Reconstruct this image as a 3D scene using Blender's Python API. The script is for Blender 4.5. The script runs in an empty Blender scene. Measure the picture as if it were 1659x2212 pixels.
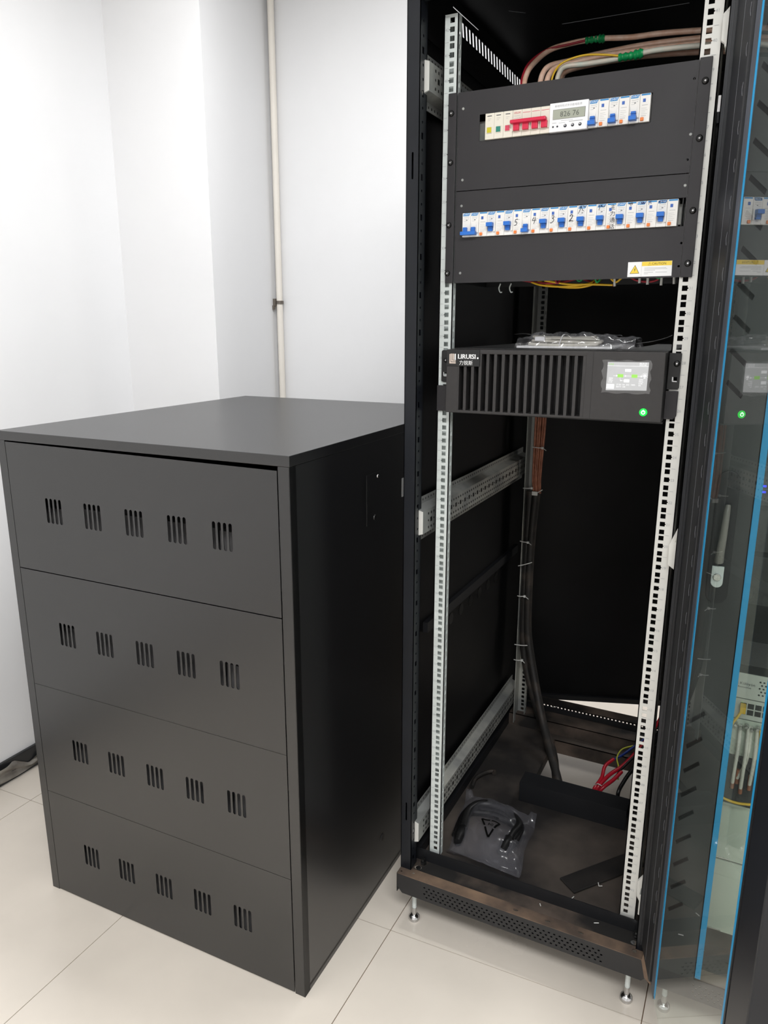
import bpy, bmesh, math, random
from mathutils import Matrix, Vector
random.seed(4)
SC = bpy.context.scene
COL = SC.collection
FZ = 0.191            # all coordinates below have z = 0 at the bottom of the rack's first unit; the floor is 0.191 m lower
FLOOR = -FZ

# ------------------------------------------------------------------ camera
cam_d = bpy.data.cameras.new('camera'); cam = bpy.data.objects.new('camera', cam_d); COL.objects.link(cam)
_r = Vector((0.89366493, 0.44873354, 0.00109273)); _d = Vector((0.11007135, -0.21684802, -0.96998002)); _f = Vector((-0.43502561, 0.86695741, -0.24318218))
_c = Vector((0.3785222, -1.51002542, 1.29008234 + FZ))
cam.matrix_world = Matrix(((_r.x, -_d.x, -_f.x, _c.x), (_r.y, -_d.y, -_f.y, _c.y), (_r.z, -_d.z, -_f.z, _c.z), (0, 0, 0, 1)))
cam_d.sensor_fit = 'VERTICAL'; cam_d.sensor_height = 24.0; cam_d.lens = 24.0 * 1610.40664 / 2212.0
cam_d.clip_start = 0.02
SC.camera = cam

# ------------------------------------------------------------------ world, lights, exposure
w = bpy.data.worlds.new('world'); SC.world = w; w.use_nodes = True
w.node_tree.nodes['Background'].inputs[0].default_value = (0.9, 0.95, 1, 1)
w.node_tree.nodes['Background'].inputs[1].default_value = 0.3
def area(name, loc, size, power, rot=(0, 0, 0), color=(1, 1, 1)):
    l = bpy.data.lights.new(name, 'AREA'); l.shape = 'RECTANGLE'; l.size, l.size_y = size; l.energy = power; l.color = color
    o = bpy.data.objects.new(name, l); COL.objects.link(o); o.location = (loc[0], loc[1], loc[2] + FZ); o.rotation_euler = rot
    return o
CEIL = 2.62
area('ceiling_lamp', (-0.35, 0.0, CEIL - 0.03), (1.2, 0.3), 22, color=(0.985, 0.993, 1.0))
area('ceiling_lamp', (0.9, -2.1, CEIL - 0.03), (1.2, 0.6), 52, color=(0.985, 0.993, 1.0))
area('ceiling_lamp', (-0.8, -2.3, CEIL - 0.03), (1.2, 0.6), 6, color=(0.97, 0.985, 1.0))
area('ceiling_lamp', (0.3, 1.75, CEIL - 0.03), (1.2, 0.6), 30, color=(1.0, 0.995, 0.985))  # added, unseen lamp behind the racks that brightens the floor there
SC.view_settings.view_transform = 'Standard'
SC.view_settings.look = 'None'
SC.view_settings.gamma = 1.0
SC.view_settings.use_curve_mapping = False
SC.view_settings.exposure = 0.46

# ------------------------------------------------------------------ materials
def lin(c):
    return tuple(((v / 255) / 12.92 if v / 255 <= 0.04045 else ((v / 255 + 0.055) / 1.055) ** 2.4) for v in c)
MATS = {}
def mat(name, rgb, rough=0.5, metal=0.0, vary=0.06, scale=9.0, bump=0.0, emit=None, emit_s=0.0, spec=0.5, rgb2=None, lo=0.35, hi=0.65, raw=False, rvary=0.0, detail=3.0, coat=0.0):
    m = bpy.data.materials.new(name); m.use_nodes = True; nt = m.node_tree; b = nt.nodes['Principled BSDF']
    c = rgb if raw else lin(rgb)
    c2 = (lin(rgb2) if not raw else rgb2) if rgb2 else tuple(min(1, v * (1 + vary) + vary * 0.004) for v in c)
    c1 = c if rgb2 else tuple(v * (1 - vary) for v in c)
    tc = nt.nodes.new('ShaderNodeTexCoord'); no = nt.nodes.new('ShaderNodeTexNoise'); no.inputs['Scale'].default_value = scale; no.inputs['Detail'].default_value = detail
    nt.links.new(tc.outputs['Object'], no.inputs['Vector'])
    mr = nt.nodes.new('ShaderNodeMapRange'); mr.inputs[1].default_value = lo; mr.inputs[2].default_value = hi
    nt.links.new(no.outputs[0], mr.inputs[0])
    mx = nt.nodes.new('ShaderNodeMix'); mx.data_type = 'RGBA'; mx.inputs[6].default_value = (*c1, 1); mx.inputs[7].default_value = (*c2, 1)
    nt.links.new(mr.outputs[0], mx.inputs[0]); nt.links.new(mx.outputs[2], b.inputs['Base Color'])
    b.inputs['Roughness'].default_value = rough; b.inputs['Metallic'].default_value = metal; b.inputs['Specular IOR Level'].default_value = spec
    if coat: b.inputs['Coat Weight'].default_value = coat; b.inputs['Coat Roughness'].default_value = 0.15
    if rvary:
        m2 = nt.nodes.new('ShaderNodeMapRange'); m2.inputs[1].default_value = 0.3; m2.inputs[2].default_value = 0.7; m2.inputs[3].default_value = rough - rvary; m2.inputs[4].default_value = rough + rvary
        nt.links.new(no.outputs[0], m2.inputs[0]); nt.links.new(m2.outputs[0], b.inputs['Roughness'])
    if bump:
        bp = nt.nodes.new('ShaderNodeBump'); bp.inputs['Strength'].default_value = bump; bp.inputs['Distance'].default_value = 0.002
        nt.links.new(no.outputs[0], bp.inputs['Height']); nt.links.new(bp.outputs[0], b.inputs['Normal'])
    if emit: b.inputs['Emission Color'].default_value = (*lin(emit), 1); b.inputs['Emission Strength'].default_value = emit_s
    MATS[name] = m; return m
def clear(name, tint=(1, 1, 1), ior=1.5, dust=0.03, dustc=(0.5, 0.52, 0.5), rough=0.0, dscale=6.0, solid=False):
    """thin clear sheet: Fresnel reflection over straight-through transmission, with a faint film of dust"""
    m = bpy.data.materials.new(name); m.use_nodes = True; nt = m.node_tree; nt.nodes.clear()
    out = nt.nodes.new('ShaderNodeOutputMaterial'); tr = nt.nodes.new('ShaderNodeBsdfTransparent'); tr.inputs[0].default_value = (*tint, 1)
    gl = nt.nodes.new('ShaderNodeBsdfGlossy'); gl.inputs['Roughness'].default_value = rough; gl.inputs[0].default_value = (1, 1, 1, 1)
    lw = nt.nodes.new('ShaderNodeLayerWeight'); lw.inputs[0].default_value = 0.5
    pw = nt.nodes.new('ShaderNodeMath'); pw.operation = 'POWER'; pw.inputs[1].default_value = 5.0; nt.links.new(lw.outputs['Facing'], pw.inputs[0])
    r0 = 2 * ((ior - 1) / (ior + 1)) ** 2
    ma = nt.nodes.new('ShaderNodeMath'); ma.operation = 'MULTIPLY_ADD'; ma.inputs[1].default_value = 1 - r0; ma.inputs[2].default_value = r0; nt.links.new(pw.outputs[0], ma.inputs[0])
    ge = nt.nodes.new('ShaderNodeNewGeometry'); inv = nt.nodes.new('ShaderNodeMath'); inv.operation = 'SUBTRACT'; inv.inputs[0].default_value = 1.0; nt.links.new(ge.outputs['Backfacing'], inv.inputs[1])
    fr = nt.nodes.new('ShaderNodeMath'); fr.operation = 'MULTIPLY'; nt.links.new(ma.outputs[0], fr.inputs[0])
    if solid: nt.links.new(inv.outputs[0], fr.inputs[1])      # a closed pane reflects once, at the face towards the viewer
    else: fr.inputs[1].default_value = 1.0
    mx = nt.nodes.new('ShaderNodeMixShader'); nt.links.new(fr.outputs[0], mx.inputs[0]); nt.links.new(tr.outputs[0], mx.inputs[1]); nt.links.new(gl.outputs[0], mx.inputs[2])
    df = nt.nodes.new('ShaderNodeBsdfDiffuse'); df.inputs[0].default_value = (*dustc, 1)
    tc = nt.nodes.new('ShaderNodeTexCoord'); no = nt.nodes.new('ShaderNodeTexNoise'); no.inputs['Scale'].default_value = dscale; no.inputs['Detail'].default_value = 5; nt.links.new(tc.outputs['Object'], no.inputs['Vector'])
    mr = nt.nodes.new('ShaderNodeMapRange'); mr.inputs[1].default_value = 0.3; mr.inputs[2].default_value = 0.75; mr.inputs[3].default_value = dust * 0.4; mr.inputs[4].default_value = dust * 1.8
    nt.links.new(no.outputs[0], mr.inputs[0])
    m2 = nt.nodes.new('ShaderNodeMixShader'); nt.links.new(mr.outputs[0], m2.inputs[0]); nt.links.new(mx.outputs[0], m2.inputs[1]); nt.links.new(df.outputs[0], m2.inputs[2])
    nt.links.new(m2.outputs[0], out.inputs[0]); MATS[name] = m; return m

M_wall = mat('white_wall_paint', (236, 236, 237), 0.75, vary=0.015, scale=2.5, bump=0.05)
M_ceil = mat('ceiling_paint', (238, 238, 236), 0.8, vary=0.01)
M_tile = mat('beige_floor_tile', (230, 221, 209), 0.22, vary=0.045, scale=3.5, rvary=0.06, detail=6)
M_grout = mat('dark_tile_joint', (120, 98, 78), 0.8)
M_cab = mat('charcoal_powder_coat', (14, 14, 16), 0.33, vary=0.05, scale=40, spec=1.0)
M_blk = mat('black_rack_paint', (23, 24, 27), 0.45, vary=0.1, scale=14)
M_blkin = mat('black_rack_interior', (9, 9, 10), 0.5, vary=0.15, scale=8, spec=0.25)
M_post = mat('black_satin_post', (21, 24, 30), 0.36, vary=0.1, scale=10, spec=0.35)
M_edge = mat('mid_grey', (104, 104, 108), 0.4)
M_seal = mat('grey_rubber_seal', (70, 73, 80), 0.45)
M_black = mat('matt_black', (6, 6, 6), 0.9, spec=0.1)
M_ndoor = mat('grey_black_door_sheet', (50, 52, 52), 0.5, vary=0.08, scale=9)
M_lever = mat('grey_handle_lever', (120, 118, 112), 0.4)
M_dust = mat('dusty_black_paint', (26, 24, 23), 0.7, scale=7, rgb2=(112, 97, 86), lo=0.42, hi=0.72, detail=7)
M_dust3 = mat('dusty_rubber', (22, 21, 21), 0.7, scale=12, rgb2=(44, 40, 38))
M_tray = mat('dusty_tray_paint', (31, 28, 27), 0.75, scale=4, rgb2=(94, 85, 78), lo=0.40, hi=0.68, detail=6)
M_dust2 = mat('dusty_ledge_paint', (74, 62, 54), 0.75, scale=9, rgb2=(132, 108, 88), lo=0.4, hi=0.65, detail=7)
M_zinc = mat('zinc_plated_steel', (212, 219, 217), 0.42, metal=0.15, vary=0.06, scale=20)
M_rail = mat('pale_zinc_rail', (222, 222, 217), 0.45, metal=0.12, vary=0.03, scale=20)
M_galv = mat('dull_galvanised_steel', (150, 152, 150), 0.5, metal=0.45, scale=6, rgb2=(196, 196, 188), lo=0.45, hi=0.62, detail=5)
M_chrome = mat('chromed_steel', (200, 200, 200), 0.18, metal=1.0)
M_panel = mat('matt_black_sheet', (37, 35, 38), 0.55, vary=0.18, scale=7, detail=5, rvary=0.08)
M_ups = mat('black_moulded_plastic', (46, 44, 44), 0.5, vary=0.05, scale=90, bump=0.08)
M_upsd = mat('black_steel_case', (22, 22, 23), 0.5)
M_screw = mat('black_screw', (20, 20, 20), 0.35)
M_white = mat('white_plastic', (240, 238, 234), 0.4, vary=0.01)
M_white2 = mat('bright_white_plastic', (246, 246, 248), 0.35, vary=0.01)
M_cream = mat('cream_plastic', (233, 228, 214), 0.4, vary=0.01)
M_blue = mat('blue_plastic', (40, 112, 204), 0.35, vary=0.03)
M_bluep = mat('blue_print', (38, 136, 200), 0.5, vary=0.02)
M_blueb = mat('dark_blue_button', (62, 104, 186), 0.4)
M_orange = mat('orange_button', (240, 132, 62), 0.4)
M_red = mat('crimson_plastic', (214, 30, 70), 0.35, vary=0.03)
M_redp = mat('red_print', (214, 74, 96), 0.5)
M_yelb = mat('yellow_lens', (206, 194, 40), 0.3)
M_grnb = mat('teal_lens', (36, 132, 116), 0.3)
M_redb = mat('red_lens', (214, 70, 96), 0.3)
M_lcd = mat('lcd_glass', (170, 174, 160), 0.2, vary=0.02)
M_lcdd = mat('lcd_digit', (92, 96, 88), 0.4)
M_ink = mat('black_ink', (34, 30, 44), 0.6)
M_inkb = mat('blue_ink', (34, 40, 96), 0.6)
M_grey = mat('grey_print', (176, 178, 180), 0.6)
M_dark = mat('dark_print', (60, 62, 70), 0.6)
M_yellow = mat('warning_yellow', (246, 214, 74), 0.45, vary=0.02)
M_brown = mat('dark_warning_print', (92, 74, 34), 0.5)
M_logo = mat('white_logo_print', (240, 240, 240), 0.5, emit=(240, 240, 240), emit_s=0.0)
M_logob = mat('beige_logo_print', (214, 198, 186), 0.5)
M_screen = mat('lit_screen', (60, 60, 60), 0.2, emit=(196, 196, 196), emit_s=0.8)
M_scrw = mat('lit_screen_white', (80, 80, 80), 0.2, emit=(255, 255, 255), emit_s=0.95)
M_scrg = mat('lit_screen_green', (60, 80, 30), 0.2, emit=(150, 230, 60), emit_s=0.8)
M_led = mat('green_led', (10, 60, 20), 0.3, emit=(12, 225, 60), emit_s=1.7)
M_ledw = mat('white_led', (90, 120, 100), 0.3, emit=(220, 255, 230), emit_s=4.0)
M_ledb = mat('blue_led', (10, 20, 60), 0.3, emit=(40, 50, 255), emit_s=2.2)
M_copper = mat('clear_sheathed_copper', (250, 216, 194), 0.32, scale=60, rgb2=(236, 188, 160), bump=0.5, coat=0.5)
M_coprd = mat('dull_copper', (176, 112, 84), 0.4, scale=60, rgb2=(140, 84, 60), bump=0.4)
M_cred = mat('red_cable_sheath', (196, 30, 50), 0.32)
M_dred = mat('dark_red_sheath', (160, 34, 48), 0.35)
M_cblue = mat('blue_cable_sheath', (26, 52, 128), 0.35)
M_cyel = mat('yellow_cable_sheath', (232, 186, 40), 0.38)
M_cyg = mat('yellow_green_sheath', (206, 210, 70), 0.4)
M_cpale = mat('pale_grey_green_sheath', (204, 210, 196), 0.35, scale=40, rgb2=(220, 206, 190))
M_cblk = mat('black_cable_sheath', (22, 22, 23), 0.4)
M_sleeve = mat('worn_black_sleeve', (30, 28, 26), 0.6, scale=18, rgb2=(74, 64, 56), lo=0.5, hi=0.75, detail=6)
M_cgrey = mat('grey_cable_sheath', (220, 214, 206), 0.45)
M_cbeige = mat('beige_cable_sheath', (206, 202, 190), 0.45)
M_gtape = mat('green_tape', (20, 150, 84), 0.35, vary=0.15, scale=60, bump=0.5)
M_tie = mat('white_nylon_tie', (222, 222, 218), 0.45)
M_paper = mat('white_paper', (242, 242, 242), 0.7)
M_btape = mat('blue_film_tape', (34, 146, 198), 0.4, vary=0.03)
M_fibre = mat('light_grey_steel', (205, 205, 198), 0.5, vary=0.04)
M_drawer = mat('grey_green_steel', (200, 205, 192), 0.5, vary=0.04, scale=4)
M_pipe = mat('cream_painted_pipe', (236, 230, 220), 0.55, vary=0.03, scale=6)
M_clip = mat('rusty_clip', (120, 112, 104), 0.5, metal=0.5)
M_base = mat('black_skirting_tile', (40, 41, 43), 0.3)
M_film = mat('grey_plastic_film', (104, 98, 92), 0.28, scale=12, rgb2=(150, 146, 138), bump=0.6, detail=6)
M_batt = mat('dark_grey_battery', (128, 126, 126), 0.5)
M_glass = clear('door_glass', (0.93, 0.97, 0.95), 1.5, 0.02, (0.42, 0.46, 0.45), solid=True)
M_glass2 = clear('closed_door_glass', (0.95, 0.97, 0.96), 1.5, 0.015, (0.42, 0.46, 0.45), solid=True)
M_bag = clear('clear_plastic_bag', (0.93, 0.93, 0.94), 1.45, 0.10, (0.55, 0.55, 0.58), 0.12, 14)
M_bag2 = clear('clear_zip_bag', (0.92, 0.92, 0.95), 1.45, 0.10, (0.50, 0.50, 0.56), 0.15, 5)
M_scrf = clear('screen_film', (0.95, 0.95, 0.95), 1.5, 0.05, (0.5, 0.5, 0.5), 0.05, 60)

# ------------------------------------------------------------------ mesh helpers
OR = {}
I4 = Matrix.Identity(4)
def frame(o, u, v, n):
    """matrix taking local (a, b, c) to o + a u + b v + c n"""
    return Matrix(((u[0], v[0], n[0], o[0]), (u[1], v[1], n[1], o[1]), (u[2], v[2], n[2], o[2]), (0, 0, 0, 1)))
def front(x, y, z): return frame((x, y, z), (1, 0, 0), (0, 0, 1), (0, 1, 0))     # a right, b up, c into the rack
def spline(pts, n=6):
    P = [Vector(p) for p in pts]
    if len(P) < 3: return P
    P = [P[0] * 2 - P[1]] + P + [P[-1] * 2 - P[-2]]; out = []
    for i in range(1, len(P) - 2):
        a, b, c, d = P[i - 1:i + 3]
        for k in range(n):
            t = k / n
            out.append(0.5 * ((2 * b) + (c - a) * t + (2 * a - 5 * b + 4 * c - d) * t * t + (3 * b - a - 3 * c + d) * t ** 3))
    out.append(P[-2]); return out
TXT = {}
def text_geo(body, size, align):
    key = (body, align)
    if key not in TXT:
        cu = bpy.data.curves.new('t', 'FONT'); cu.body = body; cu.size = 1.0; cu.align_x = align; cu.resolution_u = 2
        o = bpy.data.objects.new('t', cu); COL.objects.link(o)
        dg = bpy.context.evaluated_depsgraph_get()
        me = bpy.data.meshes.new_from_object(o.evaluated_get(dg))
        TXT[key] = ([tuple(v.co) for v in me.vertices], [tuple(p.vertices) for p in me.polygons])
        bpy.data.objects.remove(o); bpy.data.curves.remove(cu); bpy.data.meshes.remove(me)
    vs, fs = TXT[key]
    return [(x * size, y * size, 0) for x, y, z in vs], fs
class MB:
    def __init__(self, M=None): self.v = []; self.f = []; self.M = M or I4; self.sm = []
    def add(self, vs, fs, M=None, smooth=False):
        M = self.M @ (M or I4); n = len(self.v)
        self.v += [tuple(M @ Vector(p)) for p in vs]; self.f += [tuple(i + n for i in q) for q in fs]; self.sm += [smooth] * len(fs); return self
    def box(self, x0, x1, y0, y1, z0, z1, M=None):
        vs = [(x, y, z) for x in (x0, x1) for y in (y0, y1) for z in (z0, z1)]
        return self.add(vs, [(0, 1, 3, 2), (4, 6, 7, 5), (0, 4, 5, 1), (2, 3, 7, 6), (0, 2, 6, 4), (1, 5, 7, 3)], M)
    def poly(self, pts, depth, M=None):
        """closed 2-D outline extruded by depth along local c"""
        n = len(pts); vs = [(a, b, 0) for a, b in pts] + [(a, b, depth) for a, b in pts]
        fs = [tuple(range(n))[::-1], tuple(range(n, 2 * n))] + [(i, (i + 1) % n, n + (i + 1) % n, n + i) for i in range(n)]
        return self.add(vs, fs, M)
    def plate(self, outer, holes, depth, M=None):
        def ar(l): return 0.5 * abs(sum(l[i - 1][0] * l[i][1] - l[i][0] * l[i - 1][1] for i in range(len(l))))
        want = ar(outer) - sum(ar(h) for h in holes)
        for sa, sw in ((1, 0), (-1, 0), (1, 1), (-1, 1)):     # the scan fill can miss faces in one orientation: try the mirrored one
            bm = bmesh.new(); ed = []
            for loop in [outer] + holes:
                vv = [bm.verts.new((b * sa, a, 0) if sw else (a * sa, b, 0)) for a, b in loop]
                ed += [bm.edges.new((vv[i], vv[(i + 1) % len(vv)])) for i in range(len(vv))]
            bmesh.ops.triangle_fill(bm, use_beauty=True, edges=ed, normal=(0, 0, 1))
            if abs(sum(f.calc_area() for f in bm.faces) - want) < 0.01 * want: break
            if (sa, sw) != (-1, 1): bm.free()
        else: print('plate fill incomplete', len(holes))
        for v in bm.verts: v.co = (v.co.y, v.co.x * sa, 0) if sw else (v.co.x * sa, v.co.y, 0)
        g = bmesh.ops.extrude_face_region(bm, geom=bm.faces[:])
        bmesh.ops.translate(bm, verts=[e for e in g['geom'] if isinstance(e, bmesh.types.BMVert)], vec=(0, 0, depth))
        bm.verts.index_update()
        self.add([tuple(v.co) for v in bm.verts], [tuple(v.index for v in f.verts) for f in bm.faces], M); bm.free(); return self
    def tube(self, pts, r, n=8, cap=True, smooth_n=6, M=None):
        P = spline(pts, smooth_n) if smooth_n else [Vector(p) for p in pts]
        rr = r if isinstance(r, (list, tuple)) else None
        t = (P[1] - P[0]).normalized(); up = Vector((0, 0, 1)) if abs(t.z) < 0.9 else Vector((1, 0, 0))
        a = t.cross(up).normalized(); vs = []; L = len(P)
        for i, p in enumerate(P):
            t = ((P[min(i + 1, L - 1)] - P[max(i - 1, 0)])).normalized()
            a = (a - t * a.dot(t)).normalized(); b = t.cross(a)
            q = (rr[0] + (rr[1] - rr[0]) * i / (L - 1)) if rr else r
            for k in range(n):
                w_ = 2 * math.pi * k / n; vs.append(tuple(p + (a * math.cos(w_) + b * math.sin(w_)) * q))
        fs = [(i * n + k, i * n + (k + 1) % n, (i + 1) * n + (k + 1) % n, (i + 1) * n + k) for i in range(L - 1) for k in range(n)]
        self.add(vs, fs, M, True)
        if cap: self.add(vs[:n], [tuple(range(n))[::-1]], M); self.add(vs[-n:], [tuple(range(n))], M)
        return self
    def lathe(self, prof, n=16, M=None, smooth=True):
        """profile of (radius, height) about the local c axis"""
        vs = []
        for r, h in prof:
            for k in range(n):
                w_ = 2 * math.pi * k / n; vs.append((r * math.cos(w_), r * math.sin(w_), h))
        m = len(prof)
        fs = [(i * n + k, i * n + (k + 1) % n, (i + 1) * n + (k + 1) % n, (i + 1) * n + k) for i in range(m - 1) for k in range(n)]
        self.add(vs, fs, M, smooth); self.add(vs[:n], [tuple(range(n))[::-1]], M); self.add(vs[-n:], [tuple(range(n))], M); return self
    def text(self, body, size, M, align='CENTER'):
        vs, fs = text_geo(body, size, align); return self.add(vs, fs, M)
    def grid(self, nu, nv, fn, M=None):
        vs = [fn(i / (nu - 1), j / (nv - 1)) for j in range(nv) for i in range(nu)]
        fs = [(j * nu + i, j * nu + i + 1, (j + 1) * nu + i + 1, (j + 1) * nu + i) for j in range(nv - 1) for i in range(nu - 1)]
        return self.add(vs, fs, M, True)
    def build(self, name, material, parent=None, bevel=0.0, origin=None, recalc=True, label=None):
        if parent is not None: o0 = OR[parent.name]
        elif origin is not None: o0 = Vector(origin)
        else:
            xs = [p[0] for p in self.v]; ys = [p[1] for p in self.v]; zs = [p[2] for p in self.v]
            o0 = Vector(((min(xs) + max(xs)) / 2, (min(ys) + max(ys)) / 2, min(zs)))
        me = bpy.data.meshes.new(name)
        me.from_pydata([(p[0] - o0.x, p[1] - o0.y, p[2] - o0.z) for p in self.v], [], self.f)
        for p, s in zip(me.polygons, self.sm): p.use_smooth = s
        if recalc:
            bm = bmesh.new(); bm.from_mesh(me); bmesh.ops.recalc_face_normals(bm, faces=bm.faces[:]); bm.to_mesh(me); bm.free()
        me.materials.append(material)
        o = bpy.data.objects.new(name, me); COL.objects.link(o); OR[o.name] = o0
        if parent is not None: o.parent = parent
        else: o.location = (o0.x, o0.y, o0.z + FZ)
        if bevel:
            bv = o.modifiers.new('bevel', 'BEVEL'); bv.width = bevel; bv.segments = 2; bv.limit_method = 'ANGLE'; bv.angle_limit = math.radians(50)
        if label: o['label'] = label
        return o
def tag(o, label, cat, group=None):
    o['label'] = label; o['category'] = cat
    if group: o['group'] = group
    return o
def thing(name, label, cat, loc, group=None):
    o = bpy.data.objects.new(name, None); COL.objects.link(o); o.empty_display_size = 0.05
    o.location = (loc[0], loc[1], loc[2] + FZ); OR[o.name] = Vector(loc); return tag(o, label, cat, group)
def struct(o): o['kind'] = 'structure'; return o
def stuff(o): o['kind'] = 'stuff'; return o
def copy_tree(src, loc, label=None):
    c = src.copy(); COL.objects.link(c); c.location = (loc[0], loc[1], loc[2] + FZ); OR[c.name] = Vector(loc)
    if label: c['label'] = label
    def kids(a, b):
        for ch in [x for x in src_all if x.parent == a]:
            d = ch.copy(); COL.objects.link(d); d.parent = b; OR[d.name] = Vector(loc); kids(ch, d)
    src_all = list(COL.objects); kids(src, c); return c
def rect(x0, x1, z0, z1): return [(x0, z0), (x1, z0), (x1, z1), (x0, z1)]
def ngon(cx, cz, rx, rz=None, n=10): rz = rz or rx; return [(cx + rx * math.cos(2 * math.pi * k / n), cz + rz * math.sin(2 * math.pi * k / n)) for k in range(n)]
def slot(cx, z0, z1, wd, n=5, dx=0.0):
    """upright rounded slot; dx leans its top sideways"""
    r = wd / 2; o = []
    for k in range(n + 1): a = math.pi * k / n; o.append((cx + dx + r * math.cos(a), z1 - r + r * math.sin(a)))
    for k in range(n + 1): a = math.pi + math.pi * k / n; o.append((cx + r * math.cos(a), z0 + r + r * math.sin(a)))
    return o

# ------------------------------------------------------------------ the room
XL, XR, YF, YB, YR = -1.735, 3.0, -3.7, 1.10, 2.70      # unseen room added behind the racks to YR, for the rear lamp
g = MB().box(XL, XR, YF, YR, FLOOR - 0.05, FLOOR - 0.003).build('floor', M_grout); struct(g)
xs = [XL, -1.575, -0.948, -0.309, 0.295, 0.90, 1.50, 2.10, 2.70, XR]; ys = [YF, -3.7 + 0.55, -2.50, -1.90, -1.29, -0.70, -0.10, 0.50, 1.10, 1.70, 2.30, YR]
def jy(x): return 0.035 * (x + 0.3)               # the cross joints run a little askew
for i in range(len(xs) - 1):
    for j in range(len(ys) - 1):
        if xs[i] > 1.6 and ys[j] < -2 or ys[j] > 1 and xs[i] < -0.5: continue
        x0, x1 = xs[i] + 0.0011, xs[i + 1] - 0.0011; y0, y1 = ys[j] + 0.0011, ys[j + 1] - 0.0011
        e0 = 0 if j == 0 else 1; e1 = 0 if j == len(ys) - 2 else 1
        P = [(x0, y0 + e0 * jy(x0)), (x1, y0 + e0 * jy(x1)), (x1, y1 + e1 * jy(x1)), (x0, y1 + e1 * jy(x0))]
        t = MB().poly(P, 0.004, Matrix.Translation((0, 0, FLOOR - 0.004))).build('floor_tile', M_tile, g)
struct(MB().box(XL - 0.1, XR + 0.1, YF - 0.1, YR + 0.1, CEIL, CEIL + 0.08).build('ceiling', M_ceil))
struct(MB().box(XL - 0.1, XL, YF, YB, FLOOR, CEIL).build('wall_left', M_wall))
struct(MB().box(XL - 0.1, -0.45, YB, YB + 0.12, FLOOR, CEIL).build('wall_back', M_wall))
struct(MB().box(XL - 0.1, XR + 0.1, YR, YR + 0.1, FLOOR, CEIL).build('wall_rear', M_wall))
struct(MB().box(XR, XR + 0.1, YF, YR, FLOOR, CEIL).build('wall_right', M_wall))
struct(MB().box(XL, XR, YF - 0.1, YF, FLOOR, CEIL).build('wall_front', M_wall))
struct(MB().poly([(XL, 0.593), (-1.325, 0.593), (-1.418, YB), (XL, YB)], CEIL - FLOOR, Matrix.Translation((0, 0, FLOOR))).build('wall_column', M_wall))
struct(MB().box(XL, XL + 0.012, YF, 0.593, FLOOR, -0.113).build('baseboard_left', M_base, bevel=0.002))
# crumpled protective film along the skirting
def filmf(u, v):
    y = -0.9 + 1.25 * u; k = (math.sin(u * 41) + math.sin(u * 23 + 1)) * 0.5
    top = -0.128 + 0.008 * k - (0.0 if abs(y + 0.03) > 0.05 else 0.028 * (1 - abs(y + 0.03) / 0.05))
    z = FLOOR + 0.012 + (top - FLOOR - 0.012) * v
    return (XL + 0.016 + 0.010 * abs(math.sin(u * 60 + v * 5)) * v + 0.006 * math.sin(u * 31 + v * 9), y, z)
tag(MB().grid(140, 9, filmf).build('plastic_film', M_film, recalc=False), 'crumpled grey plastic film wrapped along the black skirting', 'film')
# pipe in the wall corner
pp = thing('wall_pipe', 'cream painted vertical pipe in the white wall corner behind the battery cabinet', 'pipe', (-1.388, 1.077, FLOOR))
MB().tube([(-1.388, 1.077, FLOOR), (-1.387, 1.077, 0.6), (-1.389, 1.077, 1.4), (-1.388, 1.077, 2.0), (-1.388, 1.077, CEIL)], 0.0125, 12).build('pipe_run', M_pipe, pp)
c = MB().lathe([(0.0155, 0), (0.0155, 0.012)], 14, Matrix.Translation((-1.388, 1.077, 1.372)))
c.box(-1.418, -1.399, 1.062, 1.07, 1.362, 1.392).box(-1.412, -1.402, 1.055, 1.065, 1.350, 1.366); c.build('pipe_clip', M_clip, pp)

# ------------------------------------------------------------------ battery cabinet
th = math.radians(1.0); cO = (-0.396, -0.362, FLOOR)
CM = frame(cO, (math.cos(th), math.sin(th), 0), (-math.sin(th), math.cos(th), 0), (0, 0, 1))   # (across, into, up)
CF = CM @ frame((0, 0, 0), (1, 0, 0), (0, 0, 1), (0, 1, 0))                                       # (across, up, into)
cab = thing('battery_cabinet', 'tall charcoal steel battery cabinet with four slotted front panels', 'cabinet', cO)
W, H, D = 0.80, 1.244, 0.97
b = MB(CM); b.box(-W, -W + 0.0015, 0, D, 0, 1.222).box(-0.0015, 0, 0, D, 0, 1.222).box(-W, 0, D - 0.0015, D, 0, 1.222).box(-W, 0, 0.02, D, 0.012, 0.02)
b.box(-W, -W + 0.024, 0, 0.022, 0, 1.222).box(-0.026, 0, 0, 0.022, 0, 1.222); b.build('carcass', M_cab, cab)
MB(CM).box(-W - 0.001, 0.001, -0.001, D + 0.001, 1.2225, H).build('top_cover', M_cab, cab, bevel=0.0012)
zr = [(0.003, 0.3035), (0.3045, 0.609), (0.6098, 0.9135), (0.9158, None)]
zs_ = [(0.119, 0.178), (0.423, 0.480), (0.734, 0.792), (1.038, 1.097)]
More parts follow.
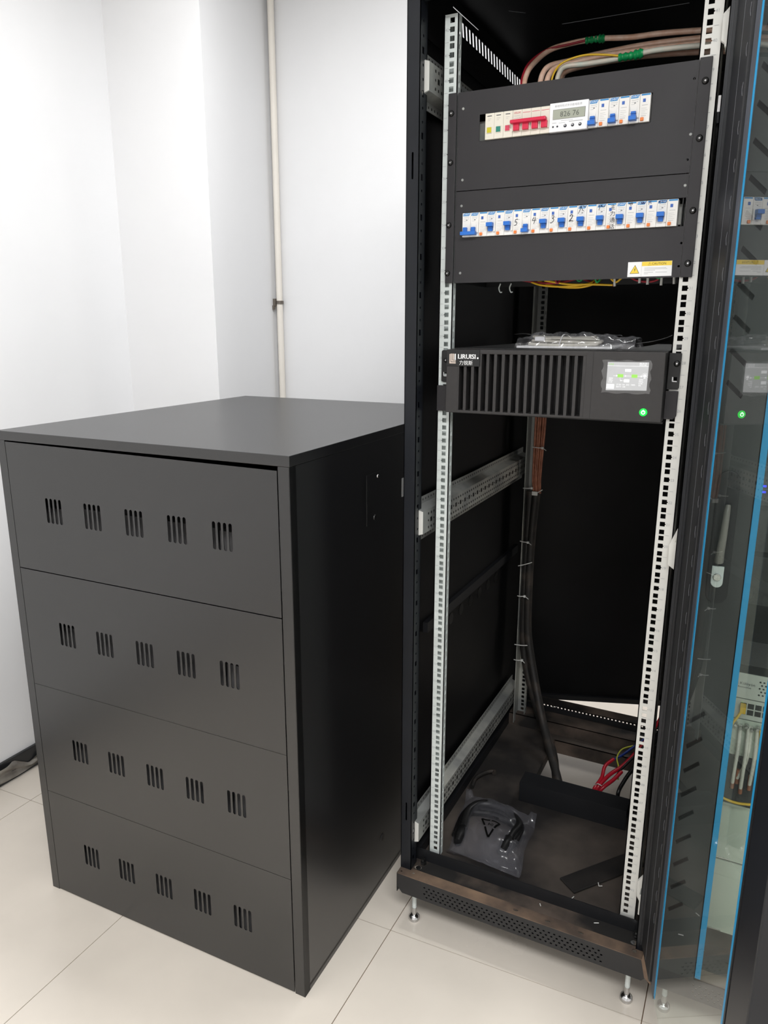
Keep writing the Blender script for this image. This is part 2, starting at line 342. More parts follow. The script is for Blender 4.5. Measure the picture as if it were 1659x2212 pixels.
for (z0, z1), (s0, s1) in zip(zr, zs_):
    out = [(-W + 0.0255, z0), (-0.0285, z0), (-0.0285, z1 or 1.2135), (-W + 0.0255, z1 or 1.2195)]
    holes = []
    for gx in (-0.6385, -0.519, -0.3985, -0.281, -0.1645):
        for k in range(4): holes.append(slot(gx + (k - 1.5) * 0.0137, s0, s1, 0.0082))
    p = MB(CF).plate(out, holes, 0.0015).build('front_panel', M_cab, cab)
    for k, x in enumerate((-0.77, -0.62, -0.40, -0.21)):
        hgt = 0.205 - 0.012 * (k % 2)
        MB(CM).box(x, x + (0.118, 0.19, 0.165, 0.165)[k], 0.05 + 0.012 * (k % 3), 0.4, s0 - 0.088, s0 + (0.024 if k % 2 else 0.02)).build('battery', M_batt, cab)
        MB(CM).box(x, x + (0.118, 0.19, 0.165, 0.165)[k], 0.09, 0.4, s0 + 0.03, s0 + 0.036).build('battery_shelf', M_batt, cab)
MB(CM).box(0, 0.0012, 0.318, 0.43, 1.030, 1.150).build('access_cover', M_cab, cab)
for (y, z) in ((0.373, 1.139),): MB(CM).lathe([(0.0045, 0), (0.0045, 0.001), (0.0025, 0.0025)], 12, frame((0.0012, y, z), (0, 1, 0), (0, 0, 1), (1, 0, 0))).build('screw', M_chrome, cab)
MB(CM).lathe([(0.007, 0), (0.006, 0.002)], 12, frame((0.0012, 0.357, 1.043), (0, 1, 0), (0, 0, 1), (1, 0, 0))).build('lock_plug', M_screw, cab)
MB(CM).lathe([(0.011, 0), (0.010, 0.0015)], 14, frame((0, 0.402, 0.143), (0, 1, 0), (0, 0, 1), (1, 0, 0))).build('knockout', M_screw, cab)
MB(CM).box(0, 0.0006, 0.513, 0.56, 1.060, 1.108).build('gap_light_plate', M_paper, cab)  # white plate painted in for light showing in the gap by the post

# ------------------------------------------------------------------ rack with the open glass door
rack = thing('server_rack', 'open black server rack with pale mounting rails and glass door swung out', 'rack', (0, 0.43, FLOOR))
RT = 1.955
def side_holes(z0, z1, pitch=0.025):
    hs = []; z = z0 + 0.02; k = 0
    while z < z1 - 0.02:
        hs.append(rect(0.010, 0.019, z - 0.006, z + 0.006) if k % 3 == 0 else ngon(0.0145, z, 0.003, n=6)); z += pitch; k += 1
    return hs
def post(parent, sx, x_out, y0, sign=1, ribbed=False):
    """square post of folded sheet: outer front face, perforated inner side"""
    b = MB(); x_in = x_out + sx * 0.028; a, c_ = min(x_in, x_out), max(x_in, x_out)
    hs = [slot((a + c_) / 2, zz, zz + 0.05, 0.004) for zz in (1.57, 0.11)] if not ribbed else []
    b.plate(rect(a, c_, -0.028, 1.90), hs, 0.0015, front(0, y0, 0))
    b.plate(rect(0, 0.034, -0.028, 1.90), side_holes(-0.02, 1.88), 0.0015, frame((x_in, y0, 0), (0, sign, 0), (0, 0, 1), (-sx, 0, 0)))
    b.box(min(x_out, x_out + sx * 0.0015), max(x_out, x_out + sx * 0.0015), min(y0, y0 + sign * 0.034), max(y0, y0 + sign * 0.034), -0.028, 1.90)
    b.box(a, c_, y0 + sign * 0.033 - 0.0007, y0 + sign * 0.033 + 0.0007, -0.028, 1.90)
    o = b.build('frame_post', M_post, parent)
    if ribbed:
        for q in (0.006, 0.013, 0.021): MB().box(x_in - sx * q - 0.0012, x_in - sx * q + 0.0012, y0 - 0.0025, y0, -0.02, 1.90).build('post_rib', M_post, o)
    return o
post(rack, 1, -0.300, -0.062); post(rack, -1, 0.2945, -0.062, ribbed=True)
post(rack, 1, -0.300, 0.93, -1); post(rack, -1, 0.300, 0.93, -1)
# side panels and roof
for sx in (-1, 1):
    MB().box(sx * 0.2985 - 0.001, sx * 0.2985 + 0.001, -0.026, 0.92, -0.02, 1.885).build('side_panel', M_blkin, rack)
for sx in (-1, 1):
    hs = []
    for k in range(22):
        y = 0.172 + k * 0.0212; hs.append([(y, 1.926), (y + 0.012, 1.926), (y + 0.0185, 1.899), (y + 0.0065, 1.899)])
    hs.append([(0.14, 1.9365), (0.30, 1.9415), (0.30, 1.9435), (0.14, 1.9390)])
    MB().plate([(-0.03, 1.84), (0.92, 1.84), (0.92, RT), (-0.03, RT)], hs, 0.0015, frame((sx * 0.29, 0, 0), (0, 1, 0), (0, 0, 1), (1, 0, 0))).build('vent_strip', M_blkin, rack)
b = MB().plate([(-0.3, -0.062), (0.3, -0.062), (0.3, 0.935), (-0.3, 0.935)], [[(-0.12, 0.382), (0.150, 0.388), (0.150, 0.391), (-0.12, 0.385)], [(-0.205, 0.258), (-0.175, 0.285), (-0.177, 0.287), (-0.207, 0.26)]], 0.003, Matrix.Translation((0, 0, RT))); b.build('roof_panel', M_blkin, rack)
MB().box(-0.30, 0.30, -0.062, -0.04, 1.885, RT).build('top_beam', M_post, rack)
MB().box(-0.30, 0.30, 0.90, 0.93, 1.885, RT).build('top_beam', M_blk, rack)
# base
fas = []
for r in range(4):
    for k in range(36):
        x = -0.225 + k * 0.0123 + (0.006 if r % 2 else 0)
        if x < 0.2: fas.append(ngon(x, -0.0445 - r * 0.0088, 0.0028, 0.0021, 8))
b = MB().plate([(-0.3, -0.030), (0.3, -0.030), (0.3, -0.066), (0.285, -0.082), (-0.285, -0.082), (-0.3, -0.066)], fas, 0.0015, front(0, -0.085, 0))
b.box(-0.3, -0.2985, -0.085, 0.935, -0.082, -0.03).box(0.2985, 0.3, -0.085, 0.935, -0.082, -0.03); b.build('base_fascia', M_blk, rack)
MB().box(-0.28, 0.28, -0.080, -0.079, -0.078, -0.031).build('fascia_shade_sheet', M_black, rack)  # black sheet added so the perforations read as shade
hl = [ngon(-0.292, -0.075, 0.0028, n=8), ngon(-0.262, -0.068, 0.0035, n=8), slot(-0.05, -0.078, -0.072, 0.011), slot(0.035, -0.078, -0.072, 0.013), slot(0.11, -0.078, -0.072, 0.011), ngon(0.265, -0.068, 0.005, n=8)]
hl[2:5] = [ngon(x, -0.071, 0.0065, 0.0036, 10) for x in (0.0, 0.075, 0.15)]
MB().plate([(-0.3, -0.085), (0.3, -0.085), (0.3, -0.055), (-0.3, -0.055)], hl, 0.002, Matrix.Translation((0, 0, -0.030))).build('base_ledge', M_dust2, rack)
hh = [ngon(-0.262, -0.040, 0.0095, 0.008, 12), ngon(0.262, -0.040, 0.0095, 0.008, 12)]
MB().plate([(-0.3, -0.054), (0.3, -0.054), (0.3, -0.010), (-0.3, -0.010)], hh, 0.002, Matrix.Translation((0, 0, -0.034))).build('base_channel', M_dust, rack)
MB().box(-0.3, 0.3, -0.0565, -0.0545, -0.036, -0.0285).build('base_step', M_blk, rack)
for x in (-0.255, 0.262): 
    MB().lathe([(0.008, 0), (0.008, 0.006), (0.005, 0.006), (0.005, 0.014)], 6, Matrix.Translation((x, -0.022, -0.032)), False).build('base_bolt', M_screw, rack)
    MB().lathe([(0.005, 0), (0.007, 0.003)], 10, Matrix.Translation((x * 1.0 - 0.006, -0.040, -0.036))).build('foot_stud_end', M_chrome, rack)
MB().box(-0.3, 0.3, -0.011, -0.0085, -0.045, 0.0).build('front_lip', M_blk, rack)
MB().box(-0.2985, -0.27, -0.008, 0.93, -0.045, -0.0).build('base_side_beam', M_blk, rack); MB().box(0.27, 0.2985, -0.008, 0.93, -0.045, -0.0).build('base_side_beam', M_blk, rack)
MB().plate([(-0.27, -0.0085), (0.27, -0.0085), (0.27, 0.90), (-0.27, 0.90)], [rect(-0.105, 0.172, 0.40, 0.70)], 0.002, Matrix.Translation((0, 0, -0.032))).build('base_tray', M_tray, rack)
b = MB().box(-0.115, 0.18, 0.335, 0.3365, -0.03, 0.03).box(-0.115, 0.18, 0.335, 0.395, 0.0285, 0.03).box(-0.115, 0.18, 0.3935, 0.395, -0.03, 0.03); b.build('cable_entry_cover', M_blk, rack, bevel=0.001)
MB().box(-0.105, 0.172, 0.70, 0.703, -0.075, -0.03).box(-0.105, -0.103, 0.40, 0.70, -0.06, -0.03).box(0.17, 0.172, 0.40, 0.70, -0.06, -0.03).build('cutout_flange', M_dust, rack)
MB().box(-0.27, 0.27, 0.735, 0.737, -0.03, 0.012).box(-0.27, 0.27, 0.735, 0.80, 0.010, 0.012).build('rear_cross_beam', M_dust, rack)
MB().box(-0.27, 0.27, 0.80, 0.802, -0.03, 0.03).build('rear_cross_beam', M_blk, rack)
rf = []
for r in range(2):
    for k in range(38):
        rf.append(ngon(-0.235 + k * 0.0125 + 0.006 * r, -0.036 - r * 0.011, 0.0032, 0.0028, 6))
MB().plate([(-0.3, -0.066), (0.3, -0.066), (0.3, -0.006), (-0.3, -0.006)], rf, 0.0015, front(0, 0.928, 0)).build('rear_fascia', M_blk, rack)
MB().box(-0.3, 0.3, 0.885, 0.93, -0.007, -0.0055).build('rear_ledge', M_dust, rack)
# levelling feet
def foot(parent, x, y, ztop=-0.082):
    m = Matrix.Translation((x, y, FLOOR))
    b = MB().lathe([(0.013, 0), (0.0145, 0.004), (0.0135, 0.011), (0.008, 0.015)], 18, m)
    b.lathe([(0.0058, 0.015), (0.0058, 0.036)], 12, m); st = b.build('levelling_foot', M_chrome, parent)
    b = MB().lathe([(0.0052, 0.034), (0.0052, 0.122)], 12, m)
    for k in range(14): b.lathe([(0.0052, 0.036 + k * 0.006), (0.0061, 0.039 + k * 0.006), (0.0052, 0.042 + k * 0.006)], 12, m)
    b.build('threaded_stud', M_zinc, st)
    MB().lathe([(0.010, 0.088), (0.010, 0.095)], 6, m, False).build('lock_nut', M_zinc, st)
for x, y in ((-0.271, -0.04), (0.2552, -0.04), (-0.271, 0.88), (0.2552, 0.88)): foot(rack, x, y)
# mounting rails
Z1 = 0.04445
def rail(parent, sx, y, back, nums=True, xc=0.0, z_to=42, material=None, flip=False, xo=0.2497):
    hs = []
    d = 0.00475
    for n in range(1, z_to + 1):
        zc = (n - 0.5) * Z1
        for k in (-1, 0, 1):
            z = zc + k * 0.015875; x = 0.23255
            h = [(x - d, z - d), (x + d, z - d), (x + d, z + d), (x - d, z + d)]
            if k == 0: h = [(x - d, z - d), (x + d, z - d), (x + d, z - 0.0018), (x + d + 0.0022, z), (x + d, z + 0.0018), (x + d, z + d), (x - d, z + d)]
            hs.append([(xc + sx * a, b_) for a, b_ in h])
    zt = z_to * Z1 + 0.004
    b = MB().plate([(xc + sx * 0.2197, -0.012), (xc + sx * xo, -0.012), (xc + sx * xo, zt), (xc + sx * 0.2197, zt)], hs, 0.002, front(0, y, 0))
    yd = -1 if flip else 1
    f2 = []
    z = 0.01
    while z < zt - 0.03:
        f2.append(rect(0.005, 0.013, z, z + 0.010)); z += Z1 / 2
    b.plate(rect(0, 0.017, -0.012, zt), f2, 0.002, frame((xc + sx * 0.2197, y, 0), (0, yd, 0), (0, 0, 1), (sx, 0, 0)))
    b.box(min(xc + sx * (xo - 0.002), xc + sx * xo), max(xc + sx * (xo - 0.002), xc + sx * xo), min(y, y + yd * 0.045), max(y, y + yd * 0.045), -0.012, zt)
    o = b.build('mounting_rail', material or M_rail, parent, bevel=0.0)
    if back: MB().box(min(xc + sx * 0.222, xc + sx * (xo - 0.0025)), max(xc + sx * 0.222, xc + sx * (xo - 0.0025)), y + 0.014, y + 0.0155, 0.22, 1.80).build('rail_backing', material or M_rail, o)
    if nums:
        t = MB()
        for n in range(1, z_to + 1):
            zc = (n - 0.5) * Z1
            t.text('%02d' % n, 0.0074, frame((xc + sx * 0.2432, y - 0.0004, zc - 0.0027), (1, 0, 0), (0, 0, 1), (0, 1, 0)))
            xa = xc + sx * 0.2432; t.add([(xa - 0.0035, y - 0.0004, zc + Z1 / 2 - 0.00035), (xa + 0.0035, y - 0.0004, zc + Z1 / 2 - 0.00035), (xa + 0.0035, y - 0.0004, zc + Z1 / 2 + 0.00035), (xa - 0.0035, y - 0.0004, zc + Z1 / 2 + 0.00035)], [(0, 1, 2, 3)])
        stuff(t.build('printed_unit_scale', M_grey, o, recalc=False))
    return o
rail(rack, -1, 0, True, material=M_zinc); rail(rack, 1, 0, False, xo=0.2545)
rail(rack, -1, 0.76, False, False, z_to=41, material=M_galv, flip=True); rail(rack, 1, 0.76, False, False, z_to=41, material=M_galv, flip=True)
# perforated channel brackets between front and rear uprights
def bracket(sx, zc, y0=-0.040, y1=0.80, h=0.034, mt=None):
    prof = [(0.285, -h - 0.016), (0.283, -h - 0.016), (0.283, -h), (0.262, -h + 0.008), (0.262, h - 0.008), (0.283, h), (0.283, h + 0.016), (0.285, h + 0.016), (0.285, h - 0.001), (0.264, h - 0.009), (0.264, -h + 0.009), (0.285, -h + 0.001)]
    b = MB().poly([(sx * a, zc + q) for a, q in prof], y1 - y0, frame((0, y0, 0), (1, 0, 0), (0, 0, 1), (0, 1, 0)))
    o = b.build('side_bracket', mt or M_galv, rack)
    hs = MB(); xf = sx * 0.2618; y = y0 + 0.03; k = 0
    while y < y1 - 0.02:
        for q, s in ((0.016, 0.0022), (0.0, 0.0045 if k % 2 else 0.0018), (-0.016, 0.0022)):
            hs.box(min(xf, xf - sx * 0.0004), max(xf, xf - sx * 0.0004), y - s, y + s, zc + q - s * 1.1, zc + q + s * 1.1)
        for q in (h + 0.009, -h - 0.009): hs.box(min(sx * 0.2828, sx * 0.2826), max(sx * 0.2828, sx * 0.2826), y - 0.0022, y + 0.0022, zc + q - 0.0022, zc + q + 0.0022)
        y += 0.0155; k += 1
    stuff(hs.build('punched_hole', M_screw, o))
    MB().poly([(sx * a, zc + q) for a, q in ((0.284, -h + 0.002), (0.284, h - 0.002), (0.262, h - 0.009), (0.262, -h + 0.009))], 0.0015, front(0, y0 - 0.0015, 0)).build('bracket_end', M_rail, o)
    return o
for zc in (0.0685, 0.863, 1.757):
    bracket(-1, zc); bracket(1, zc)
MB().box(-0.2975, -0.285, 0.05, 0.80, 0.562, 0.588).build('side_stiffener', M_blk, rack)
b = MB()
for k in range(7): b.lathe([(0.016, 0), (0.016, 0.001)], 12, frame((-0.2970, 0.16 + k * 0.075, 0.53), (0, 1, 0), (0, 0, 1), (1, 0, 0)))
stuff(b.build('panel_opening', M_screw, rack))
# rear door ajar against the wall
ra = math.radians(19.5)
RM = frame((-0.296, 0.938, -0.028), (math.cos(ra), math.sin(ra), 0), (-math.sin(ra), math.cos(ra), 0), (0, 0, 1))
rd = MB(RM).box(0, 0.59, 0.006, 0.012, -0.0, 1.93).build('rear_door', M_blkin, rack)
MB(RM).box(0, 0.59, -0.006, 0.008, -0.004, 0.014).box(0, 0.02, -0.006, 0.008, 0, 1.93).box(0.57, 0.59, -0.006, 0.008, 0, 1.93).box(0, 0.59, -0.006, 0.008, 1.90, 1.93).build('door_rim', M_blk, rd)
# front glass door, swung out about its right-hand hinge
DA, DD = 0.28, 0.2530
dn = (math.cos(DA), math.sin(DA), 0); ds = (math.sin(DA), -math.cos(DA), 0)
DM = frame((dn[0] * DD, dn[1] * DD, 0), ds, dn, (0, 0, 1))          # (along the door from the hinge, outwards, up)
DB, DT = -0.02, 1.93
gd = MB(DM).box(0.138, 0.262, 0.002, 0.0065, DB, DT).box(0.150, 0.245, -0.006, 0.002, DB + 0.02, DT).build('glass_door', M_blk, rack, bevel=0.002)
MB(DM).box(0.668, 0.742, 0.0, 0.034, DB, DT).build('door_stile', M_post, gd, bevel=0.003)
MB(DM).box(0.6635, 0.6685, -0.0008, 0.002, DB, DT).build('stile_seal', M_blk, gd)
MB(DM).box(0.262, 0.668, 0.0, 0.034, 1.895, DT).build('door_rail', M_blk, gd)
MB(DM).box(0.258, 0.668, 0.0, 0.0045, DB + 0.01, 1.90).build('glass_pane', M_glass, gd)
MB(DM).box(0.2755, 0.2845, -0.0006, -0.0001, DB + 0.02, 1.89).build('edge_tape', M_btape, gd)
MB(DM).box(0.6555, 0.6625, -0.0006, -0.0001, DB + 0.02, 1.89).build('edge_tape', M_btape, gd)
MB(DM).box(0.2500, 0.2740, -0.0012, -0.0001, DB + 0.01, 1.89).build('glass_seal', M_seal, gd)
for k in range(33):
    z = 1.846 - k * 0.0530
    MB(DM).tube([(0.2375, -0.0062, z + 0.010), (0.2385, -0.0072, z), (0.2425, -0.0070, z - 0.010)], 0.00035, 5, True, 4).build('seal_clip', M_edge, gd)
MB(DM).box(0.1995, 0.2003, -0.0064, -0.0058, DB + 0.03, DT).build('stile_highlight', M_edge, gd)  # thin grey bar, a painted highlight along the stile
MB().poly([(0.286, 0.0), (0.283, -0.017), (0.292, -0.058), (0.309, -0.073), (0.311, -0.045), (0.297, -0.008)], 0.003, front(0, -0.1, 0)).build('hinge_plate', M_dust2, gd)
# white snap hinges showing between rail and post
for pts in (((0.264, 1.798), (0.2535, 1.787), (0.254, 1.748), (0.262, 1.741), (0.270, 1.742), (0.270, 1.798)), ((0.264, 0.913), (0.250, 0.876), (0.251, 0.836), (0.263, 0.828), (0.270, 0.83), (0.270, 0.913)), ((0.264, 0.125), (0.2535, 0.107), (0.2545, 0.070), (0.262, 0.056), (0.270, 0.056), (0.270, 0.125))):
    MB().poly(pts, 0.010, front(0, -0.020, 0)).build('bracket_cover', M_rail, rack, bevel=0.001)
MB().box(0.259, 0.272, -0.020, -0.018, 1.640, 1.665).build('latch_plate', M_white2, rack)

# ------------------------------------------------------------------ breaker box in the rack (8 units high)
PY = -0.004
dist = thing('distribution_box', 'matt black breaker box screwed across the upper part of the open rack', 'breaker box', (0.0, 0.1, 1.375))
def ear(x0, x1, name='mounting_ear'):
    return MB().plate(rect(x0, x1, 1.3745, 1.7310), [], 0.003, front(0, -0.006, 0)).build(name, M_panel, dist, bevel=0.001)
ear(-0.2355, -0.2180); ear(0.2230, 0.2435)
sh = lambda pts: [ngon(x, z, 0.0022, n=8) for x, z in pts]
MB().plate([(-0.2155, 1.5515), (0.2224, 1.5505), (0.2224, 1.7285), (-0.2155, 1.7305)], [rect(-0.1700, 0.1500, 1.6390, 1.6868)] + sh(((-0.2045, 1.701), (-0.2027, 1.5714), (0.2165, 1.700), (0.2188, 1.6126), (0.2174, 1.572))), 0.002, front(0, PY, 0)).build('upper_cover', M_panel, dist)
MB().plate([(-0.2155, 1.3745), (0.2224, 1.3750), (0.2224, 1.5490), (-0.2155, 1.5500)], [rect(-0.2000, 0.2210, 1.4622, 1.5100)] + sh(((-0.2032, 1.523), (-0.2026, 1.3939), (0.2202, 1.4337), (0.2191, 1.3941), (0.2175, 1.530))), 0.002, front(0, PY, 0)).build('lower_cover', M_panel, dist)
b = MB().box(-0.217, -0.2155, PY + 0.002, 0.20, 1.3745, 1.7295).box(0.2155, 0.217, PY + 0.002, 0.20, 1.3745, 1.7295).box(-0.217, 0.217, PY + 0.002, 0.20, 1.7275, 1.729).box(-0.217, 0.217, 0.199, 0.2005, 1.3745, 1.7295)
b.build('box_case', M_upsd, dist)
MB().box(-0.205, 0.2195, 0.020, 0.027, 1.645, 1.680).box(-0.205, 0.2195, 0.020, 0.027, 1.468, 1.503).build('mounting_bar', M_galv, dist)
def hexscrew(parent, x, z, y=-0.006, r=0.0058):
    m = frame((x, y, z), (1, 0, 0), (0, 0, 1), (0, -1, 0))
    o = MB().lathe([(r, 0), (r, 0.0012), (r * 0.82, 0.0034), (r * 0.5, 0.0042), (r * 0.42, 0.0042), (r * 0.40, 0.0020)], 16, m).build('screw', M_screw, parent)
    MB().lathe([(r * 0.38, 0.0022), (r * 0.30, 0.0026)], 6, m, False).build('hex_socket', M_chrome, o)
for x, z in ((-0.2284, 1.6946), (-0.2283, 1.6052), (-0.2290, 1.4876), (-0.2300, 1.3940), (0.2347, 1.694), (0.2340, 1.6045), (0.2345, 1.4873), (0.2344, 1.3984)): hexscrew(dist, x, z)
for x, z in ((-0.2045, 1.701), (-0.2027, 1.5714), (0.2188, 1.6126), (-0.2032, 1.523), (-0.2026, 1.3939), (0.2175, 1.53)):
    m = frame((x, PY, z), (1, 0, 0), (0, 0, 1), (0, -1, 0)); MB().lathe([(0.0028, 0), (0.0022, 0.0008)], 10, m).build('small_screw', M_galv, dist)
# warning label
wl = MB().poly([(0.1305, 1.3775), (0.2082, 1.3778), (0.2075, 1.4042), (0.1303, 1.4038)], 0.0004, front(0, PY - 0.0005, 0)).build('warning_label', M_paper, dist)
f = lambda d=0.0008: front(0, PY - d, 0)
MB().poly([(0.1553, 1.3962), (0.2074, 1.3964), (0.2072, 1.4040), (0.1553, 1.4036)], 0.0002, f()).build('yellow_band', M_yellow, wl)
MB().text('⚠CAUTION', 0.0056, front(0.1815, PY - 0.0010, 1.3980)).build('caution_text', M_brown, wl, recalc=False)
MB().poly([(0.1343, 1.3832), (0.1515, 1.3834), (0.1432, 1.3985)], 0.0002, f()).build('triangle_border', M_brown, wl)
MB().poly([(0.1355, 1.3839), (0.1503, 1.3841), (0.1432, 1.3971)], 0.0002, f(0.0010)).build('triangle_sign', M_yellow, wl)
MB().poly([(0.1440, 1.3940), (0.1418, 1.3896), (0.1430, 1.3899), (0.1420, 1.3858), (0.1445, 1.3908), (0.1433, 1.3905), (0.1447, 1.3940)], 0.0002, f(0.0012)).build('lightning_bolt', M_brown, wl)
b = MB().box(0.1548, 0.1551, PY - 0.0008, PY - 0.0006, 1.3776, 1.4038)
b.build('label_divider', M_grey, wl)
b = MB()
for k, (x0, x1) in enumerate(((0.160, 0.198), (0.160, 0.200), (0.160, 0.179), (0.160, 0.176), (0.180, 0.200), (0.160, 0.167))):
    z = (1.3925, 1.3903, 1.388, 1.3846, 1.3846, 1.3823)[k]; b.box(x0, x1, PY - 0.0008, PY - 0.0006, z, z + 0.0006)
stuff(b.build('small_print', M_grey, wl))

BW = 0.0356
BZ = 1.4625
def pf(x, z): return front(x, -0.0095, z)
def handle_on(mb, x, z):
    mb.box(x + 0.0014, x + 0.0142, -0.0215, -0.009, z + 0.0170, z + 0.0245).box(x + 0.0038, x + 0.0122, -0.0150, -0.009, z + 0.0086, z + 0.0170)
    mb.box(x + 0.0032, x + 0.0128, -0.0165, -0.009, z + 0.0122, z + 0.0131)
def handle_off(mb, x, z, x1=None):
    mb.box(x + 0.0012, x1 or x + 0.0142, -0.0215, -0.009, z + 0.0030, z + 0.0098).box(x + 0.0040, x + 0.0122, -0.0150, -0.009, z + 0.0098, z + 0.0182)
    mb.box(x + 0.0036, x + 0.0126, -0.0165, -0.009, z + 0.0140, z + 0.0149)
def pole_face(parent, x, z, logo='CHNT', ink=M_white):
    l = MB().poly([(x + 0.0016, z + 0.0398), (x + 0.0140, z + 0.0398), (x + 0.0168, z + 0.0452), (x + 0.0050, z + 0.0452), (x + 0.0016, z + 0.0444)], 0.0002, front(0, -0.0092, 0)).build('blue_nameplate', M_bluep, parent)
    MB().text(logo, 0.0046, pf(x + 0.0086, z + 0.0410)).build('maker_name', M_white2, l, recalc=False)
    b = MB().box(x + 0.0030, x + 0.0150, -0.0092, -0.009, z + 0.0368, z + 0.0373).box(x + 0.0030, x + 0.0110, -0.0092, -0.009, z + 0.0338, z + 0.0342).box(x + 0.0030, x + 0.0088, -0.0092, -0.009, z + 0.0300, z + 0.0304)
    b.box(x + 0.0120, x + 0.0140, -0.0092, -0.009, z + 0.0338, z + 0.0345); stuff(b.build('small_print', M_grey, parent))
    MB().box(x + 0.0078, x + 0.0106, -0.0093, -0.009, z + 0.0316, z + 0.0327).build('rating_mark', M_dark, parent)
def recess(parent, x, z):
    b = MB().box(x + 0.0006, x + 0.0013, -0.0125, -0.009, z + 0.0075, z + 0.0262).box(x + 0.0143, x + 0.0176, -0.0125, -0.009, z + 0.0075, z + 0.0262)
    b.build('handle_guard', M_white, parent, bevel=0.0004)
def rcd_face(parent, x, z):
    MB().box(x + 0.0022, x + 0.0172, -0.0093, -0.009, z + 0.0428, z + 0.0452).build('blue_stripe', M_bluep, parent)
    MB().box(x + 0.0052, x + 0.0098, -0.0098, -0.009, z + 0.0322, z + 0.0376).build('indicator_window', M_blueb, parent, bevel=0.0003)
    MB().box(x + 0.0028, x + 0.0086, -0.0120, -0.009, z + 0.0018, z + 0.0075).build('test_button', M_orange, parent, bevel=0.0009)
    b = MB().box(x + 0.0040, x + 0.0140, -0.0092, -0.009, z + 0.0270, z + 0.0276)
    for k in range(4): b.box(x + 0.0034, x + 0.0034 + (0.009, 0.0105, 0.007, 0.010)[k], -0.0092, -0.009, z + 0.0222 - k * 0.0030, z + 0.0225 - k * 0.0030)
    b.box(x + 0.0034, x + 0.0120, -0.0092, -0.009, z + 0.0098, z + 0.0104); stuff(b.build('small_print', M_grey, parent))
def breaker(x, z, on, label, group, poles=1, first=False):
    w_ = BW if poles == 1 else 0.0525
    r = thing('circuit_breaker', label, 'circuit breaker', (x, 0.0, z), group)
    for k in range(poles):
        px = x + k * 0.0172
        MB().box(px + 0.0001, px + 0.0171, -0.009, 0.018, z + 0.0002, z + 0.0458).build('breaker_pole', M_white, r, bevel=0.0005)
        pole_face(r, px, z, 'CHNT')
        if not (poles == 2 and k == 0): recess(r, px, z)
    qx = x + poles * 0.0172 + (0.0005 if poles == 1 else 0.0006)
    MB().box(qx - 0.0002, x + w_ - 0.0002, -0.009, 0.018, z + 0.0002, z + 0.0458).build('leakage_module', M_white, r, bevel=0.0005)
    rcd_face(r, qx - 0.0004, z)
    h = MB()
    if poles == 2:
        h.box(x - 0.0002, x + 0.0312, -0.0215, -0.009, z + 0.0030, z + 0.0098).box(x + 0.0030, x + 0.0112, -0.0150, -0.009, z + 0.0099, z + 0.0182).box(x + 0.0202, x + 0.0284, -0.0150, -0.009, z + 0.0099, z + 0.0182); 
    elif on: handle_on(h, x, z)
    else: handle_off(h, x, z)
    h.build('switch_handle', M_blue, r, bevel=0.0006)
    return r
def scrawl(parent, strokes, wd=0.0011, m=M_ink):
    b = MB()
    for s in strokes:
        b.tube([(a, -0.0094, c_) for a, c_ in s], wd / 2, 5, True, 5)
    return b.build('handwriting', m, parent)
LB = ['circuit breaker with two blue handles down, at the left rail end',
      'unmarked circuit breaker with raised blue handle next to the double-handled one',
      'circuit breaker marked by hand with a 5, third from the left rail',
      'circuit breaker inked 4, its single blue handle switched down',
      'fifth lower-row circuit breaker, numbered 3 in black marker beside raised handle',
      'middle circuit breaker of the lower row, with a bold handwritten 2',
      'circuit breaker with one large inked character crossing its name plate',
      'circuit breaker with a vertical column of handwritten characters down its right edge',
      'circuit breaker with clean name plate and ink scribble on its blue stripe',
      'circuit breaker with ink scribbles on both name plate and blue stripe',
      'end circuit breaker scribbled in blue ink, beside the open slot gap']
lower = []
for k in range(11):
    x = -0.1985 if k == 0 else -0.1460 + BW * (k - 1) * 0.9985
    lower.append(breaker(x, BZ, k not in (0, 3), LB[k], 'circuit breakers in the lower row', 2 if k == 0 else 1))
def bx(k): return -0.1460 + BW * (k - 1) * 0.9985
def digit(k, pts): return [[(bx(k) + 0.0178 + a, BZ + c_) for a, c_ in s] for s in pts]
scrawl(lower[2], digit(2, [[(0.0095, 0.0282), (0.0052, 0.0276), (0.0040, 0.0232), (0.0068, 0.0236), (0.0075, 0.0200), (0.0050, 0.0172), (0.0022, 0.0170)]]))
scrawl(lower[3], digit(3, [[(0.0060, 0.0300), (0.0040, 0.0270), (0.0030, 0.0242), (0.0058, 0.0240), (0.0106, 0.0246)], [(0.0086, 0.0300), (0.0076, 0.0240), (0.0060, 0.0180)]]))
scrawl(lower[4], digit(4, [[(0.0048, 0.0298), (0.0082, 0.0306), (0.0090, 0.0280), (0.0062, 0.0256), (0.0088, 0.0246), (0.0086, 0.0212), (0.0050, 0.0180), (0.0020, 0.0182)]]))
scrawl(lower[5], digit(5, [[(0.0040, 0.0276), (0.0062, 0.0300), (0.0090, 0.0290), (0.0080, 0.0250), (0.0042, 0.0200), (0.0030, 0.0188), (0.0070, 0.0194), (0.0106, 0.0188)]]), 0.0014)
def ink(k, pts, wd=0.0009, m=M_ink): scrawl(lower[k], [[(bx(k) + a, BZ + c_) for a, c_ in s] for s in pts], wd, m)
ink(6, [[(0.0030, 0.0420), (0.0080, 0.0428)], [(0.0062, 0.0452), (0.0055, 0.0400), (0.0030, 0.0340), (0.0016, 0.0312)], [(0.0072, 0.0420), (0.0088, 0.0380), (0.0112, 0.0356)], [(0.0085, 0.0440), (0.0135, 0.0430), (0.0140, 0.0412)]])
